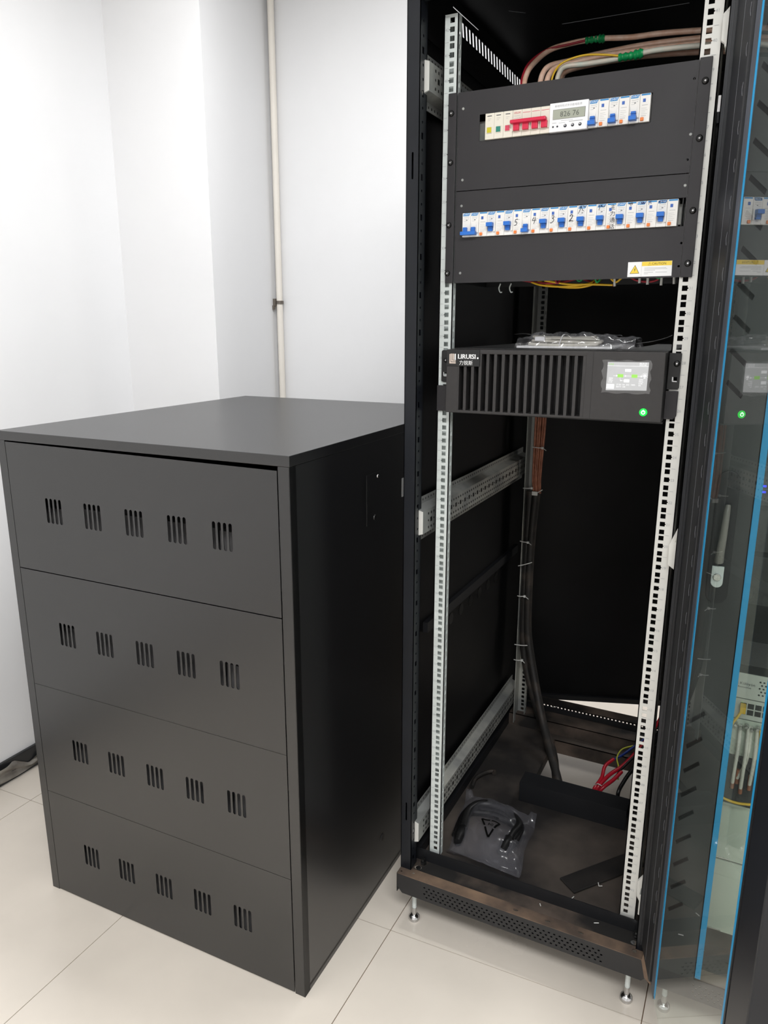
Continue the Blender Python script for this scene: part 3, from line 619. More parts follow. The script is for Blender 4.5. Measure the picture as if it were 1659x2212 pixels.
ink(7, [[(0.0040, 0.0440), (0.0050, 0.0400), (0.0040, 0.0352)], [(0.0025, 0.0415), (0.0070, 0.0424), (0.0078, 0.0440), (0.0082, 0.0405)], [(0.0095, 0.0440), (0.0098, 0.0405), (0.0140, 0.0405), (0.0142, 0.0440)]])
ink(8, [[(0.0210, 0.0426), (0.0290, 0.0432)], [(0.0228, 0.0448), (0.0224, 0.0410)], [(0.0255, 0.0448), (0.0248, 0.0400), (0.0262, 0.0405)], [(0.0272, 0.0450), (0.0278, 0.0405)]])
ink(9, [[(0.0070, 0.0408), (0.0090, 0.0440), (0.0092, 0.0406), (0.0118, 0.0440), (0.0120, 0.0408), (0.0150, 0.0432)], [(0.0090, 0.0424), (0.0150, 0.0424)], [(0.0205, 0.0432), (0.0250, 0.0442)], [(0.0222, 0.0440), (0.0206, 0.0392)], [(0.0232, 0.0440), (0.0248, 0.0402)]], m=M_inkb)
ink(10, [[(0.0030, 0.0440), (0.0026, 0.0408), (0.0050, 0.0444), (0.0052, 0.0396)], [(0.0066, 0.0442), (0.0096, 0.0440), (0.0072, 0.0420), (0.0098, 0.0408)], [(0.0112, 0.0444), (0.0110, 0.0408), (0.0150, 0.0410), (0.0150, 0.0442), (0.0112, 0.0440)]], m=M_inkb)
for q, ch in enumerate('主力通话'):
    MB().text(ch, 0.0100, front(bx(7) + 0.0292, -0.0094, BZ + 0.0352 - q * 0.0112)).build('handwriting', M_ink, lower[7], recalc=False)
# upper row
UZ = 1.6394
for k, (x, lens, nm) in enumerate(((-0.1565, M_yelb, 'yellow'), (-0.1383, M_grnb, 'green'), (-0.1200, M_redb, 'red'))):
    r = thing('indicator_lamp', 'narrow cream indicator lamp with %s square lens in the upper breaker row' % nm, 'indicator lamp', (x, 0.0, UZ), 'indicator lamps in the upper row')
    MB().box(x, x + 0.0180, -0.009, 0.018, UZ + 0.0002, UZ + 0.0462).build('lamp_body', M_cream, r, bevel=0.0006)
    MB().box(x + 0.0036, x + 0.0142, -0.0105, -0.009, UZ + 0.0105, UZ + 0.0220).build('lens_rim', M_cream, r, bevel=0.0004)
    l = MB().box(x + 0.0044, x + 0.0134, -0.0115, -0.009, UZ + 0.0115, UZ + 0.0210).build('lens', lens, r, bevel=0.0005)
    MB().box(x + 0.0058, x + 0.0120, -0.0119, -0.0114, UZ + 0.0130, UZ + 0.0195).build('lens_center', lens, l, bevel=0.0004)
    b = MB().box(x + 0.0040, x + 0.0130, -0.0092, -0.009, UZ + 0.0405, UZ + 0.0418); b.build('printed_name', M_dark, r)
    b = MB().box(x + 0.0050, x + 0.0120, -0.0092, -0.009, UZ + 0.0360, UZ + 0.0364).box(x + 0.0050, x + 0.0095, -0.0092, -0.009, UZ + 0.0330, UZ + 0.0334); stuff(b.build('small_print', M_grey, r))
r = thing('main_switch', 'wide four-pole main switch with crimson handle in the upper breaker row', 'main switch', (-0.066, 0.0, UZ))
for k in range(4):
    x = -0.1017 + k * 0.01785
    MB().box(x + 0.0001, x + 0.0177, -0.009, 0.018, UZ + 0.0002, UZ + 0.0462).build('breaker_pole', M_cream, r, bevel=0.0006)
    if k: MB().box(x + 0.0016, x + 0.0164, -0.0092, -0.009, UZ + 0.0398, UZ + 0.0406).build('red_line', M_redp, r)
    b = MB().box(x + 0.0006, x + 0.0030, -0.0130, -0.009, UZ + 0.0088, UZ + 0.0220).box(x + 0.0150, x + 0.0172, -0.0130, -0.009, UZ + 0.0088, UZ + 0.0220); b.build('handle_guard', M_cream, r, bevel=0.0006)
MB().text('DELIXI', 0.0044, pf(-0.0928, UZ + 0.0396)).build('maker_name', M_redp, r, recalc=False)
b = MB().box(-0.0995, -0.0880, -0.0092, -0.009, UZ + 0.0356, UZ + 0.0360).box(-0.0995, -0.0900, -0.0092, -0.009, UZ + 0.0315, UZ + 0.0319).box(-0.0890, -0.0865, -0.0092, -0.009, UZ + 0.0315, UZ + 0.0322); stuff(b.build('small_print', M_grey, r))
h = MB().box(-0.1032, -0.0345, -0.0235, -0.0110, UZ + 0.0205, UZ + 0.0268)
h2 = h.build('switch_handle', M_red, r, bevel=0.0016)
for k in range(4):
    x = -0.1017 + k * 0.01785
    MB().box(x + 0.0032, x + 0.0148, -0.0165, -0.009, UZ + 0.0092, UZ + 0.0212).build('pole_lever', M_red, h2, bevel=0.0008)
r = thing('energy_meter', 'white energy meter with grey number display between main switch and breakers', 'energy meter', (0.005, 0.0, UZ))
mx0 = -0.0303
MB().box(mx0 + 0.0001, mx0 + 0.0712, -0.012, 0.018, UZ - 0.0006, UZ + 0.0484).build('meter_body', M_white2, r, bevel=0.0010)
m_ = lambda x, z: front(x, -0.0122, z)
MB().text('单相导轨式多功能电能表', 0.0046, m_(mx0 + 0.0345, UZ + 0.0408)).build('meter_title', M_grey, r, recalc=False)
ld = MB().box(mx0 + 0.0070, mx0 + 0.0655, -0.0123, -0.0110, UZ + 0.0205, UZ + 0.0366).build('display', M_lcd, r)
MB().text('826 76', 0.0128, front(mx0 + 0.0375, -0.0125, UZ + 0.0240)).build('display_digits', M_lcdd, ld, recalc=False)
MB().box(mx0 + 0.0066, mx0 + 0.0660, -0.0122, -0.0119, UZ + 0.0201, UZ + 0.0370).build('display_rim', M_dark, r)
for x, rr in ((0.0078, 0.0017), (0.0158, 0.0017), (0.0303, 0.0030), (0.0440, 0.0030), (0.0575, 0.0030)):
    bt = MB().lathe([(rr, 0), (rr * 0.85, 0.0010)], 14, frame((mx0 + x, -0.012, UZ + 0.0082), (1, 0, 0), (0, 0, 1), (0, -1, 0))).build('meter_button', M_dark, r)
    if rr > 0.002: MB().box(mx0 + x - 0.0014, mx0 + x + 0.0012, -0.0134, -0.0130, UZ + 0.0084, UZ + 0.0096).build('button_mark', M_white2, bt)
b = MB().box(mx0 + 0.006, mx0 + 0.014, -0.0122, -0.0119, UZ + 0.0142, UZ + 0.0150).box(mx0 + 0.018, mx0 + 0.030, -0.0122, -0.0119, UZ + 0.0136, UZ + 0.0142).box(mx0 + 0.037, mx0 + 0.062, -0.0122, -0.0119, UZ + 0.0142, UZ + 0.0154).box(mx0 + 0.022, mx0 + 0.044, -0.0122, -0.0119, UZ + 0.0170, UZ + 0.0176); stuff(b.build('small_print', M_grey, r))
for k, x in enumerate((0.0411, 0.0769, 0.1127)):
    breaker(x, UZ + 0.0003, False, ('circuit breaker with blue handle down, beside the white energy meter', 'middle one of the three circuit breakers in the upper row', 'last circuit breaker of the upper row, furthest from the meter')[k], 'circuit breakers in the upper row')
# loose wiring under the box
for nm, mm, runs in (('wire', M_cyel, (((-0.075, 0.06, 1.378), (-0.045, 0.05, 1.369), (0.0, 0.05, 1.3655), (0.045, 0.055, 1.370), (0.062, 0.07, 1.380)), ((-0.06, 0.07, 1.380), (-0.02, 0.06, 1.367), (0.03, 0.055, 1.3635), (0.062, 0.06, 1.372), (0.07, 0.08, 1.385)), ((-0.04, 0.05, 1.378), (0.01, 0.045, 1.3695), (0.05, 0.045, 1.3685), (0.095, 0.05, 1.3665)), ((0.085, 0.05, 1.385), (0.10, 0.05, 1.372), (0.112, 0.05, 1.380)))),
                     ('wire', M_dred, (((-0.09, 0.06, 1.380), (-0.05, 0.055, 1.374), (-0.01, 0.05, 1.373), (0.03, 0.06, 1.382)), ((0.02, 0.07, 1.385), (0.06, 0.06, 1.371), (0.09, 0.055, 1.367), (0.10, 0.05, 1.366)), ((0.12, 0.06, 1.385), (0.14, 0.055, 1.374), (0.17, 0.055, 1.372), (0.19, 0.06, 1.385)), ((-0.02, 0.045, 1.385), (-0.012, 0.045, 1.372), (-0.006, 0.05, 1.385)))),
                     ('wire', M_gtape, (((-0.03, 0.05, 1.385), (-0.02, 0.05, 1.373), (-0.015, 0.055, 1.385)), ((0.02, 0.05, 1.385), (0.03, 0.05, 1.375), (0.04, 0.05, 1.385)), ((0.06, 0.045, 1.385), (0.066, 0.045, 1.372), (0.075, 0.05, 1.385)), ((0.17, 0.05, 1.385), (0.18, 0.05, 1.377), (0.19, 0.05, 1.385)))),
                     ('wire_clip', M_tie, (((0.098, 0.05, 1.380), (0.099, 0.05, 1.364)), ((0.160, 0.05, 1.380), (0.160, 0.05, 1.366)), ((0.185, 0.05, 1.382), (0.185, 0.05, 1.364)), ((0.207, 0.05, 1.382), (0.208, 0.05, 1.366)), ((0.145, 0.05, 1.380), (0.145, 0.05, 1.369))))):
    for pts in runs: MB().tube(pts, 0.0021 if nm == 'wire' else 0.0026, 7).build(nm, mm, dist)
for x in (-0.133, -0.110): MB().tube([(x, 0.05, 1.374), (x - 0.003, 0.05, 1.365), (x, 0.05, 1.357), (x + 0.004, 0.05, 1.357)], 0.0014, 6).build('wire_hook', M_zinc, dist)

# ------------------------------------------------------------------ power unit (3 units high)
ups = thing('backup_power_unit', 'black backup power unit with vertical grille and lit display across the open rack', 'power unit', (0.0, 0.2, 1.113))
UY = -0.036
MB().box(-0.2150, 0.2150, 0.004, 0.56, 1.1145, 1.2435).build('case', M_upsd, ups, bevel=0.001)
bz = MB().plate([(-0.2165, 1.1115), (0.2165, 1.1140), (0.2148, 1.2425), (-0.2150, 1.2415)], [rect(-0.1905, 0.0712, 1.1175, 1.2330)], 0.0385, front(0, UY, 0)).build('front_bezel', M_ups, ups, bevel=0.0012)
b = MB().box(-0.195, 0.075, -0.004, -0.0015, 1.116, 1.236); b.build('grille_backing', M_screw, bz)
for k in range(17):
    x = -0.1905 + k * 0.0162; 
    MB().poly([(x - 0.0030, 0), (x + 0.0030, 0), (x + 0.0012, 0.030), (x - 0.0012, 0.030)], 0.116, frame((0, UY + 0.0008, 1.1172), (1, 0, 0), (0, 1, 0), (0, 0, 1))).build('grille_slat', M_ups, bz)
MB().box(0.0846, 0.0855, UY - 0.0002, UY + 0.002, 1.1120, 1.2420).build('panel_joint', M_screw, bz)
lp = MB().box(-0.2148, -0.1430, UY - 0.0018, UY + 0.002, 1.2078, 1.2412).build('logo_plate', M_upsd, ups, bevel=0.0006)
LY = UY - 0.0021
for z0, z1, xa in ((1.2130, 1.2330, -0.2085),):
    MB().poly([(xa, z0), (xa + 0.0140, z0), (xa + 0.0140, z0 + 0.0028), (xa + 0.0028, z0 + 0.0028), (xa + 0.0028, z1), (xa, z1 - 0.0012)], 0.0003, front(0, LY, 0)).build('logo_mark', M_logob, lp)
    MB().poly([(xa + 0.0040, z0 + 0.0040), (xa + 0.0140, z0 + 0.0040), (xa + 0.0140, z0 + 0.0062), (xa + 0.0066, z0 + 0.0062), (xa + 0.0066, z1), (xa + 0.0040, z1)], 0.0003, front(0, LY, 0)).build('logo_mark', M_logob, lp)
    MB().poly([(xa + 0.0078, z0 + 0.0072), (xa + 0.0102, z0 + 0.0072), (xa + 0.0102, z1), (xa + 0.0078, z1)], 0.0003, front(0, LY, 0)).build('logo_mark', M_logob, lp)
    MB().poly([(xa + 0.0114, z0 + 0.0072), (xa + 0.0140, z0 + 0.0072), (xa + 0.0140, z1), (xa + 0.0114, z1 - 0.0004)], 0.0003, front(0, LY, 0)).build('logo_mark', M_logo, lp)
b = MB()
for d in (0, 0.0004, -0.0004): b.text('LIRUISI', 0.0132, front(-0.1905 + d, LY + 0.0002 + d * 0.1, 1.2232), 'LEFT')
b.lathe([(0.0019, 0), (0.0018, 0.0002)], 12, front(-0.1466, LY, 1.2248)); b.build('maker_name', M_logo, lp, recalc=False)
MB().text('力锐斯', 0.0100, front(-0.1720, LY + 0.0002, 1.2112)).build('maker_name', M_logo, lp, recalc=False)
# display
sx0, sx1, sz0, sz1 = 0.1122, 0.1868, 1.1712, 1.2235
scr = MB().poly([(0.1122, 1.1702), (0.1862, 1.1720), (0.1868, 1.2238), (0.1126, 1.2230)], 0.0012, front(0, UY - 0.0012, 0)).build('display_screen', M_screen, ups)
SY = UY - 0.0016
sf = lambda a, c_: front(sx0 + a, SY, sz0 + c_)
def srect(name, mt, a0, a1, c0, c1): return MB().box(sx0 + a0, sx0 + a1, SY, SY + 0.0003, sz0 + c0, sz0 + c1).build(name, mt, scr)
srect('white_box', M_scrw, 0.0330, 0.0440, 0.0345, 0.0395); srect('white_box', M_scrw, 0.0008, 0.0150, 0.0022, 0.0110)
srect('green_box', M_scrg, 0.0200, 0.0305, 0.0238, 0.0298); srect('green_box', M_scrg, 0.0455, 0.0560, 0.0238, 0.0298)
srect('white_box', M_scrw, 0.0322, 0.0420, 0.0148, 0.0205)
b = MB().box(sx0 + 0.0120, sx0 + 0.0200, SY, SY + 0.0002, sz0 + 0.0265, sz0 + 0.0269).box(sx0 + 0.0305, sx0 + 0.0455, SY, SY + 0.0002, sz0 + 0.0265, sz0 + 0.0269).box(sx0 + 0.0560, sx0 + 0.0640, SY, SY + 0.0002, sz0 + 0.0265, sz0 + 0.0269).box(sx0 + 0.0250, sx0 + 0.0253, SY, SY + 0.0002, sz0 + 0.0180, sz0 + 0.0240).box(sx0 + 0.0250, sx0 + 0.0322, SY, SY + 0.0002, sz0 + 0.0178, sz0 + 0.0182)
b.box(sx0, sx1, SY, SY + 0.0002, sz0 + 0.0448, sz0 + 0.0453); b.build('flow_line', M_scrw, scr)
for a, c_, s in ((0.0175, 0.0267, 0.0016), (0.0335, 0.0267, 0.0016), (0.0618, 0.0267, 0.0016), (0.0262, 0.0180, 0.0014)): MB().poly([(sx0 + a, sz0 + c_ - s), (sx0 + a + 2 * s, sz0 + c_), (sx0 + a, sz0 + c_ + s)], 0.0002, front(0, SY, 0)).build('flow_arrow', M_scrw, scr)
b = MB().lathe([(0.0028, 0), (0.0026, 0.0002)], 12, sf(0.0690, 0.0278)).box(sx0 + 0.0674, sx0 + 0.0706, SY, SY + 0.0002, sz0 + 0.0228, sz0 + 0.0242)
for k in range(7):
    a = math.radians(-20 + k * 36.6); b.poly([(0.0036, -0.0003), (0.0056, -0.0003), (0.0056, 0.0003), (0.0036, 0.0003)], 0.0002, sf(0.0690, 0.0278) @ Matrix.Rotation(a, 4, 'Z'))
b.build('bulb_symbol', M_scrw, scr)
b = MB()
for a0, c0, body in ((0.0040, 0.0205, '220V'), (0.0040, 0.0170, '50Hz'), (0.0040, 0.0135, '0.0A'), (0.0590, 0.0190, '220V'), (0.0590, 0.0155, '50Hz'), (0.0590, 0.0120, '0.0A'), (0.0590, 0.0085, '0%'), (0.0190, 0.0092, '27.4V  0A  25C  100%'), (0.0190, 0.0052, 'BATT  OK'), (0.0580, 0.0490, '08:26:10'), (0.0580, 0.0460, '2022-06')): b.text(body, 0.0038, front(sx0 + a0, SY, sz0 + c0), 'LEFT')
b.build('screen_text', M_scrw, scr, recalc=False)
MB().text('LINE', 0.0044, front(sx0 + 0.0030, SY, sz0 + 0.0465), 'LEFT').build('screen_mode_text', M_scrg, scr, recalc=False)
def scrfilm(u, v):
    return (0.1040 + 0.0880 * u + 0.002 * math.sin(v * 17), UY - 0.0026 - 0.0012 * abs(math.sin(u * 9 + v * 7)), 1.1655 + 0.0610 * v + 0.0012 * math.sin(u * 15))
MB().grid(14, 10, scrfilm).build('screen_film', M_scrf, ups, recalc=False)
m = frame((0.1838, UY, 1.1316), (1, 0, 0), (0, 0, 1), (0, -1, 0))
pb = MB().lathe([(0.0072, 0), (0.0072, 0.0014), (0.0062, 0.0020)], 20, m).build('power_button', M_led, ups)
pb['label'] = 'glowing green round power button'
b = MB(); 
for k in range(12):
    a = math.radians(120 + k * 27); b.poly([(0.0026, -0.0008), (0.0036, -0.0008), (0.0036, 0.0008), (0.0026, 0.0008)], 0.0003, m @ Matrix.Translation((0, 0, 0.002)) @ Matrix.Rotation(a, 4, 'Z'))
b.box(-0.0005, 0.0005, 0.0005, 0.0046, 0.0020, 0.0023, m); b.build('power_symbol', M_ledw, pb)
# ears
MB().plate([(-0.2398, 1.1735), (-0.2340, 1.1715), (-0.2180, 1.1715), (-0.2180, 1.2385), (-0.2375, 1.2385), (-0.2398, 1.236)], [[(-0.2350, 1.1840), (-0.2262, 1.1840), (-0.2262, 1.1925), (-0.2350, 1.1925)]], 0.003, front(0, -0.004, 0)).build('mounting_ear', M_upsd, ups)
MB().plate([(0.2180, 1.1735), (0.2350, 1.1735), (0.2392, 1.1760), (0.2392, 1.2400), (0.2180, 1.2405)], [[(0.2258, 1.1875), (0.2346, 1.1875), (0.2346, 1.1965), (0.2258, 1.1965)]], 0.003, front(0, -0.004, 0)).build('mounting_ear', M_upsd, ups)
MB().plate(rect(-0.2488, -0.2165, 1.1100, 1.1645), [], 0.0055, front(0, -0.006, 0)).build('shelf_ear', M_panel, ups, bevel=0.001)
MB().plate([(0.2168, 1.1175), (0.2340, 1.1175), (0.2392, 1.124), (0.2392, 1.1705), (0.2168, 1.1705)], [], 0.0055, front(0, -0.006, 0)).build('shelf_ear', M_panel, ups, bevel=0.001)
hexscrew(ups, 0.2320, 1.2212, -0.004); hexscrew(ups, -0.2302, 1.2178, -0.004, 0.0045)
for x, z in ((0.2258, 1.1875), (-0.2350, 1.1840)):
    MB().box(x, x + 0.0012, -0.0042, -0.0038, z, z + 0.009).box(x, x + 0.0088, -0.0042, -0.0038, z, z + 0.0012).build('hole_highlight', M_white2, ups)  # white L bars, a painted highlight on two sides of the hole
MB().box(-0.216, 0.216, -0.003, 0.50, 1.1075, 1.1110).build('support_shelf', M_upsd, ups)

# ------------------------------------------------------------------ accessories on the power unit
TZ = 1.2435
tag(MB().box(-0.097, 0.100, 0.062, 0.20, TZ, TZ + 0.0045).build('instruction_booklet', M_paper, bevel=0.001), 'white paper booklet in a clear bag on top of the power unit', 'booklet')
cz = TZ + 0.0045
def loop(x0, x1, y0, y1, z, n=22, j=0.0):
    o = []
    for k in range(n + 1):
        a = 2 * math.pi * k / n
        o.append(((x0 + x1) / 2 + (x1 - x0) / 2 * max(-1, min(1, 1.25 * math.cos(a))) * (1 - 0.0), (y0 + y1) / 2 + (y1 - y0) / 2 * math.sin(a) + j * math.sin(3 * a), z + 0.0012 * math.sin(2 * a + z * 900)))
    return o
cc = thing('coiled_cable', 'beige communication cable coiled and tied inside the clear bag on the power unit', 'cable', (0.0, 0.095, cz))
MB().tube(loop(-0.074, 0.066, 0.074, 0.108, cz + 0.0035), 0.0030, 8, True, 3).tube(loop(-0.068, 0.072, 0.078, 0.113, cz + 0.0090), 0.0030, 8, True, 3).tube(loop(-0.060, 0.062, 0.083, 0.117, cz + 0.0140), 0.0030, 8, True, 3).tube(loop(-0.070, 0.058, 0.092, 0.122, cz + 0.0175), 0.0030, 8, True, 3).build('cable_loops', M_cbeige, cc)
MB().box(-0.062, -0.040, 0.074, 0.086, cz + 0.0095, cz + 0.0190).build('plug', M_white2, cc, bevel=0.002)
MB().tube([(-0.040, 0.080, cz + 0.0145), (-0.028, 0.082, cz + 0.0150)], (0.0042, 0.0032), 8, True, 0).build('strain_relief', M_cbeige, cc)
MB().tube([(-0.008, 0.070, cz + 0.002), (-0.005, 0.068, cz + 0.012), (-0.003, 0.080, cz + 0.0225), (-0.003, 0.115, cz + 0.0225)], 0.0011, 6).build('cable_tie', M_white2, cc)
pl = thing('black_plug', 'small black plug lying behind the beige coil on the power unit', 'plug', (-0.018, 0.14, cz))
MB().lathe([(0.012, 0), (0.013, 0.012), (0.009, 0.024), (0.004, 0.027)], 14, Matrix.Translation((-0.018, 0.14, cz))).build('plug_body', M_cblk, pl)
MB().tube([(-0.010, 0.14, cz + 0.016), (0.02, 0.15, cz + 0.012), (0.05, 0.14, cz + 0.008), (0.075, 0.13, cz + 0.006), (0.09, 0.14, cz + 0.006)], 0.0035, 8).build('plug_lead', M_cblk, pl)
random.seed(9)
def bagf(u, v):
    a = v * math.pi; x = -0.100 + 0.242 * u; w_ = 1.0 - 0.45 * max(0, u - 0.62) / 0.38
    y = 0.125 - math.cos(a) * 0.068
    h = 0.029 * w_ * (math.sin(a) ** 0.55 if a > 0 and a < math.pi else 0) * (0.55 + 0.45 * min(1, 6 * u + 0.15))
    wr = 0.0022 * math.sin(31 * u + 7 * v) + 0.0016 * math.sin(57 * u - 19 * v) + 0.0012 * math.sin(23 * v + 90 * u)
    return (x + 0.003 * math.sin(13 * v), y + wr, TZ + 0.0010 + max(0, h + wr * math.sin(a)) + 0.0035 * max(0, u - 0.75) * 4 * math.sin(a))
pb_ = thing('plastic_bag', 'clear crumpled plastic bag holding accessories on top of the power unit', 'plastic bag', (0.02, 0.125, TZ))
MB().grid(64, 26, bagf).build('bag_film', M_bag, pb_, recalc=False)
MB().grid(40, 4, lambda u, v: (-0.128 + 0.10 * u, 0.145 + 0.012 * v, TZ + 0.0265 + 0.0015 * math.sin(u * 9) + 0.001 * v)).build('bag_flap', M_bag, pb_, recalc=False)
MB().grid(40, 5, lambda u, v: (0.05 + 0.055 * u, 0.13 + 0.02 * v, TZ + 0.0255 + 0.002 * math.sin(u * 7 + v * 3))).build('bag_flap', M_bag, pb_, recalc=False)

tag(MB().tube([(0.120, 0.24, 1.2475), (0.150, 0.265, 1.252), (0.182, 0.29, 1.262), (0.207, 0.31, 1.279), (0.214, 0.325, 1.300)], 0.0045, 8).build('dark_lead', M_sleeve), 'dark brown lead rising from the power unit top towards the pale rail', 'cable')

# ------------------------------------------------------------------ grounding cables above the breaker box
def cable(name, label, cat, pts, r, m, group=None, n=10, k=6):
    o = MB().tube(pts, r, n, True, k).build(name, m); return tag(o, label, cat, group)
def cable_root(name, label, cat, base, group=None): return thing(name, label, cat, base, group)
GC = 'bare copper cables over the breaker box'
def stretch(pts): return [(p[0], p[1], p[2] + (0.004 if i > 2 else 0)) for i, p in enumerate(pts)]
c1 = cable_root('grounding_cable', 'copper cable with dark red wire and green tape, highest over the breaker box', 'cable', (-0.128, 0.14, 1.72), GC)
MB().tube([(-0.128, 0.14, 1.7295), (-0.128, 0.14, 1.764), (-0.128, 0.15, 1.788), (-0.121, 0.17, 1.814), (-0.094, 0.19, 1.842), (-0.054, 0.2, 1.852), (0.002, 0.2, 1.853), (0.066, 0.2, 1.846), (0.127, 0.2, 1.844), (0.2, 0.2, 1.838), (0.2575, 0.2, 1.832)], 0.0054, 10).build('copper_core', M_copper, c1)
MB().tube([(-0.1335, 0.138, 1.7295), (-0.1335, 0.136, 1.763), (-0.1335, 0.146, 1.789), (-0.1265, 0.166, 1.818), (-0.098, 0.186, 1.8425), (-0.052, 0.194, 1.849), (-0.020, 0.196, 1.852)], 0.0023, 8).build('red_wire', M_dred, c1)
def tape(parent, pts, r):
    b = MB(); P = spline(pts, 8); n = len(P)
    rr = [r * (1 + 0.22 * math.sin(i * 1.9) + (0.25 if i > n * 0.55 else 0)) for i in range(n)]
    for i in range(n - 1): b.tube([P[i] - (P[1] - P[0]) * 0.3, P[i + 1]], (rr[i], rr[i + 1]), 9, True, 0)
    return b.build('green_tape', M_gtape, parent)
tape(c1, [(-0.020, 0.198, 1.852), (0.002, 0.2, 1.8525), (0.018, 0.2, 1.851)], 0.0060)
c2 = cable('grounding_cable', 'copper cable with green end band, beside the dark red wire', 'cable', [(-0.095, 0.14, 1.7295), (-0.095, 0.14, 1.762), (-0.092, 0.15, 1.79), (-0.081, 0.165, 1.806), (-0.047, 0.18, 1.814), (0.016, 0.19, 1.822), (0.105, 0.19, 1.825), (0.21, 0.19, 1.821), (0.2575, 0.19, 1.815)], 0.0056, M_copper, GC)
o = MB().tube([(-0.095, 0.14, 1.752), (-0.0948, 0.14, 1.7595)], 0.0052, 10, True, 0).build('green_band', M_gtape); o.parent = c2; 
_o1, _o2 = OR[c2.name], OR[o.name]
for v_ in o.data.vertices: v_.co += (_o2 - _o1)
o.location = (0, 0, 0)
c3 = cable('grounding_cable', 'copper cable curving between the green-banded one and the pale one', 'cable', [(-0.076, 0.12, 1.7295), (-0.076, 0.12, 1.756), (-0.073, 0.13, 1.78), (-0.062, 0.15, 1.796), (-0.029, 0.165, 1.805), (0.029, 0.17, 1.811), (0.108, 0.17, 1.810), (0.213, 0.17, 1.806), (0.2575, 0.17, 1.801)], 0.0056, M_copper, GC)
c5 = cable('grounding_cable', 'copper cable running lowest behind the green-taped pale cable', 'cable', [(-0.078, 0.22, 1.75), (-0.070, 0.21, 1.790), (-0.051, 0.2, 1.803), (0.014, 0.2, 1.808), (0.077, 0.2, 1.809), (0.139, 0.2, 1.806), (0.211, 0.2, 1.800), (0.2575, 0.2, 1.795)], 0.0054, M_copper, GC)
c4 = cable_root('grounding_cable', 'pale grey-green cable with yellow wire bound by bulky green tape', 'cable', (-0.055, 0.12, 1.72), GC)
MB().tube([(-0.055, 0.12, 1.7295), (-0.055, 0.12, 1.757), (-0.052, 0.125, 1.778), (-0.042, 0.135, 1.791), (-0.005, 0.145, 1.793), (0.043, 0.15, 1.795), (0.082, 0.15, 1.797), (0.129, 0.15, 1.8), (0.215, 0.15, 1.796), (0.2575, 0.15, 1.790)], 0.0050, 10).build('cable_sheath', M_cpale, c4)
MB().tube([(-0.064, 0.11, 1.7295), (-0.064, 0.11, 1.754), (-0.059, 0.115, 1.778), (-0.045, 0.125, 1.796), (-0.009, 0.135, 1.806), (0.031, 0.14, 1.803), (0.066, 0.146, 1.797)], 0.0020, 8).build('yellow_wire', M_cyel, c4)
MB().tube([(-0.0555, 0.12, 1.735), (-0.0545, 0.12, 1.7595)], 0.0052, 10, True, 0).build('black_boot', M_cblk, c4)
tape(c4, [(0.058, 0.148, 1.796), (0.082, 0.15, 1.797), (0.103, 0.15, 1.7985)], 0.0068)

# ------------------------------------------------------------------ cables down the rear upright
TB = thing('copper_cable_bundle', 'bundle of dull copper cables tied to the rear upright below the power unit', 'cable bundle', (-0.21, 0.72, 0.785))
for k in range(5):
    dx, dy = (k - 2) * 0.0062, 0.004 * (k % 2)
    MB().tube([(-0.208 + dx * 1.25, 0.715 + dy, 1.13), (-0.209 + dx * 1.15, 0.715 + dy, 1.0), (-0.211 + dx, 0.715 + dy, 0.90), (-0.212 + dx * 0.9, 0.715 + dy, 0.83), (-0.209 + dx * 0.8, 0.716 + dy, 0.786)], 0.0036, 8).build('copper_cable', M_coprd, TB)
MB().box(-0.222, -0.205, 0.706, 0.712, 0.780, 0.792).build('white_tape', M_tie, TB)
def tie(parent, x0, x1, y, z0, z1, tail=0.012, head=True):
    b = MB().tube([(x0, y, z0), ((x0 + x1) / 2, y - 0.004, (z0 + z1) / 2), (x1, y, z1)], 0.0015, 6)
    if tail: b.tube([(x1, y, z1), (x1 + tail, y - 0.006, z1 - 0.006)], 0.0012, 6)
    o = b.build('cable_tie', M_tie, parent)
    if head: MB().box(x1 - 0.003, x1 + 0.003, y - 0.005, y + 0.002, z1 - 0.003, z1 + 0.003).build('tie_head', M_tie, o)
tie(TB, -0.228, -0.196, 0.708, 0.930, 0.929); tie(TB, -0.250, -0.222, 0.705, 0.800, 0.803, 0); tie(TB, -0.204, -0.190, 0.708, 0.790, 0.800, 0, False)
SL = thing('black_cable_trunk', 'worn black cable sleeve tied to rear upright and leaning into the floor cutout', 'cable bundle', (-0.05, 0.5, -0.03))
MB().tube([(-0.212, 0.722, 0.788), (-0.219, 0.722, 0.657), (-0.221, 0.722, 0.504), (-0.218, 0.722, 0.346), (-0.204, 0.712, 0.265), (-0.172, 0.685, 0.160), (-0.130, 0.635, 0.064), (-0.081, 0.56, 0.001), (-0.042, 0.50, -0.040), (0.000, 0.44, -0.105)], 0.0128, 12).build('sleeve', M_sleeve, SL)
MB().tube([(-0.233, 0.728, 0.788), (-0.2345, 0.728, 0.60), (-0.2345, 0.728, 0.42), (-0.232, 0.728, 0.29), (-0.216, 0.722, 0.199), (-0.186, 0.712, 0.110), (-0.155, 0.692, 0.046), (-0.090, 0.62, -0.022), (-0.06, 0.56, -0.080)], 0.0125, 12).build('sleeve', M_sleeve, SL)
for z0, z1, xa, xb, tl in ((0.629, 0.628, -0.252, -0.226, 0.012), (0.546, 0.564, -0.254, -0.210, 0.0), (0.445, 0.448, -0.252, -0.228, 0.014), (0.276, 0.282, -0.254, -0.206, 0.0), (0.222, 0.226, -0.254, -0.226, 0.010)): tie(SL, xa, xb, 0.705, z0, z1, tl, tl > 0)

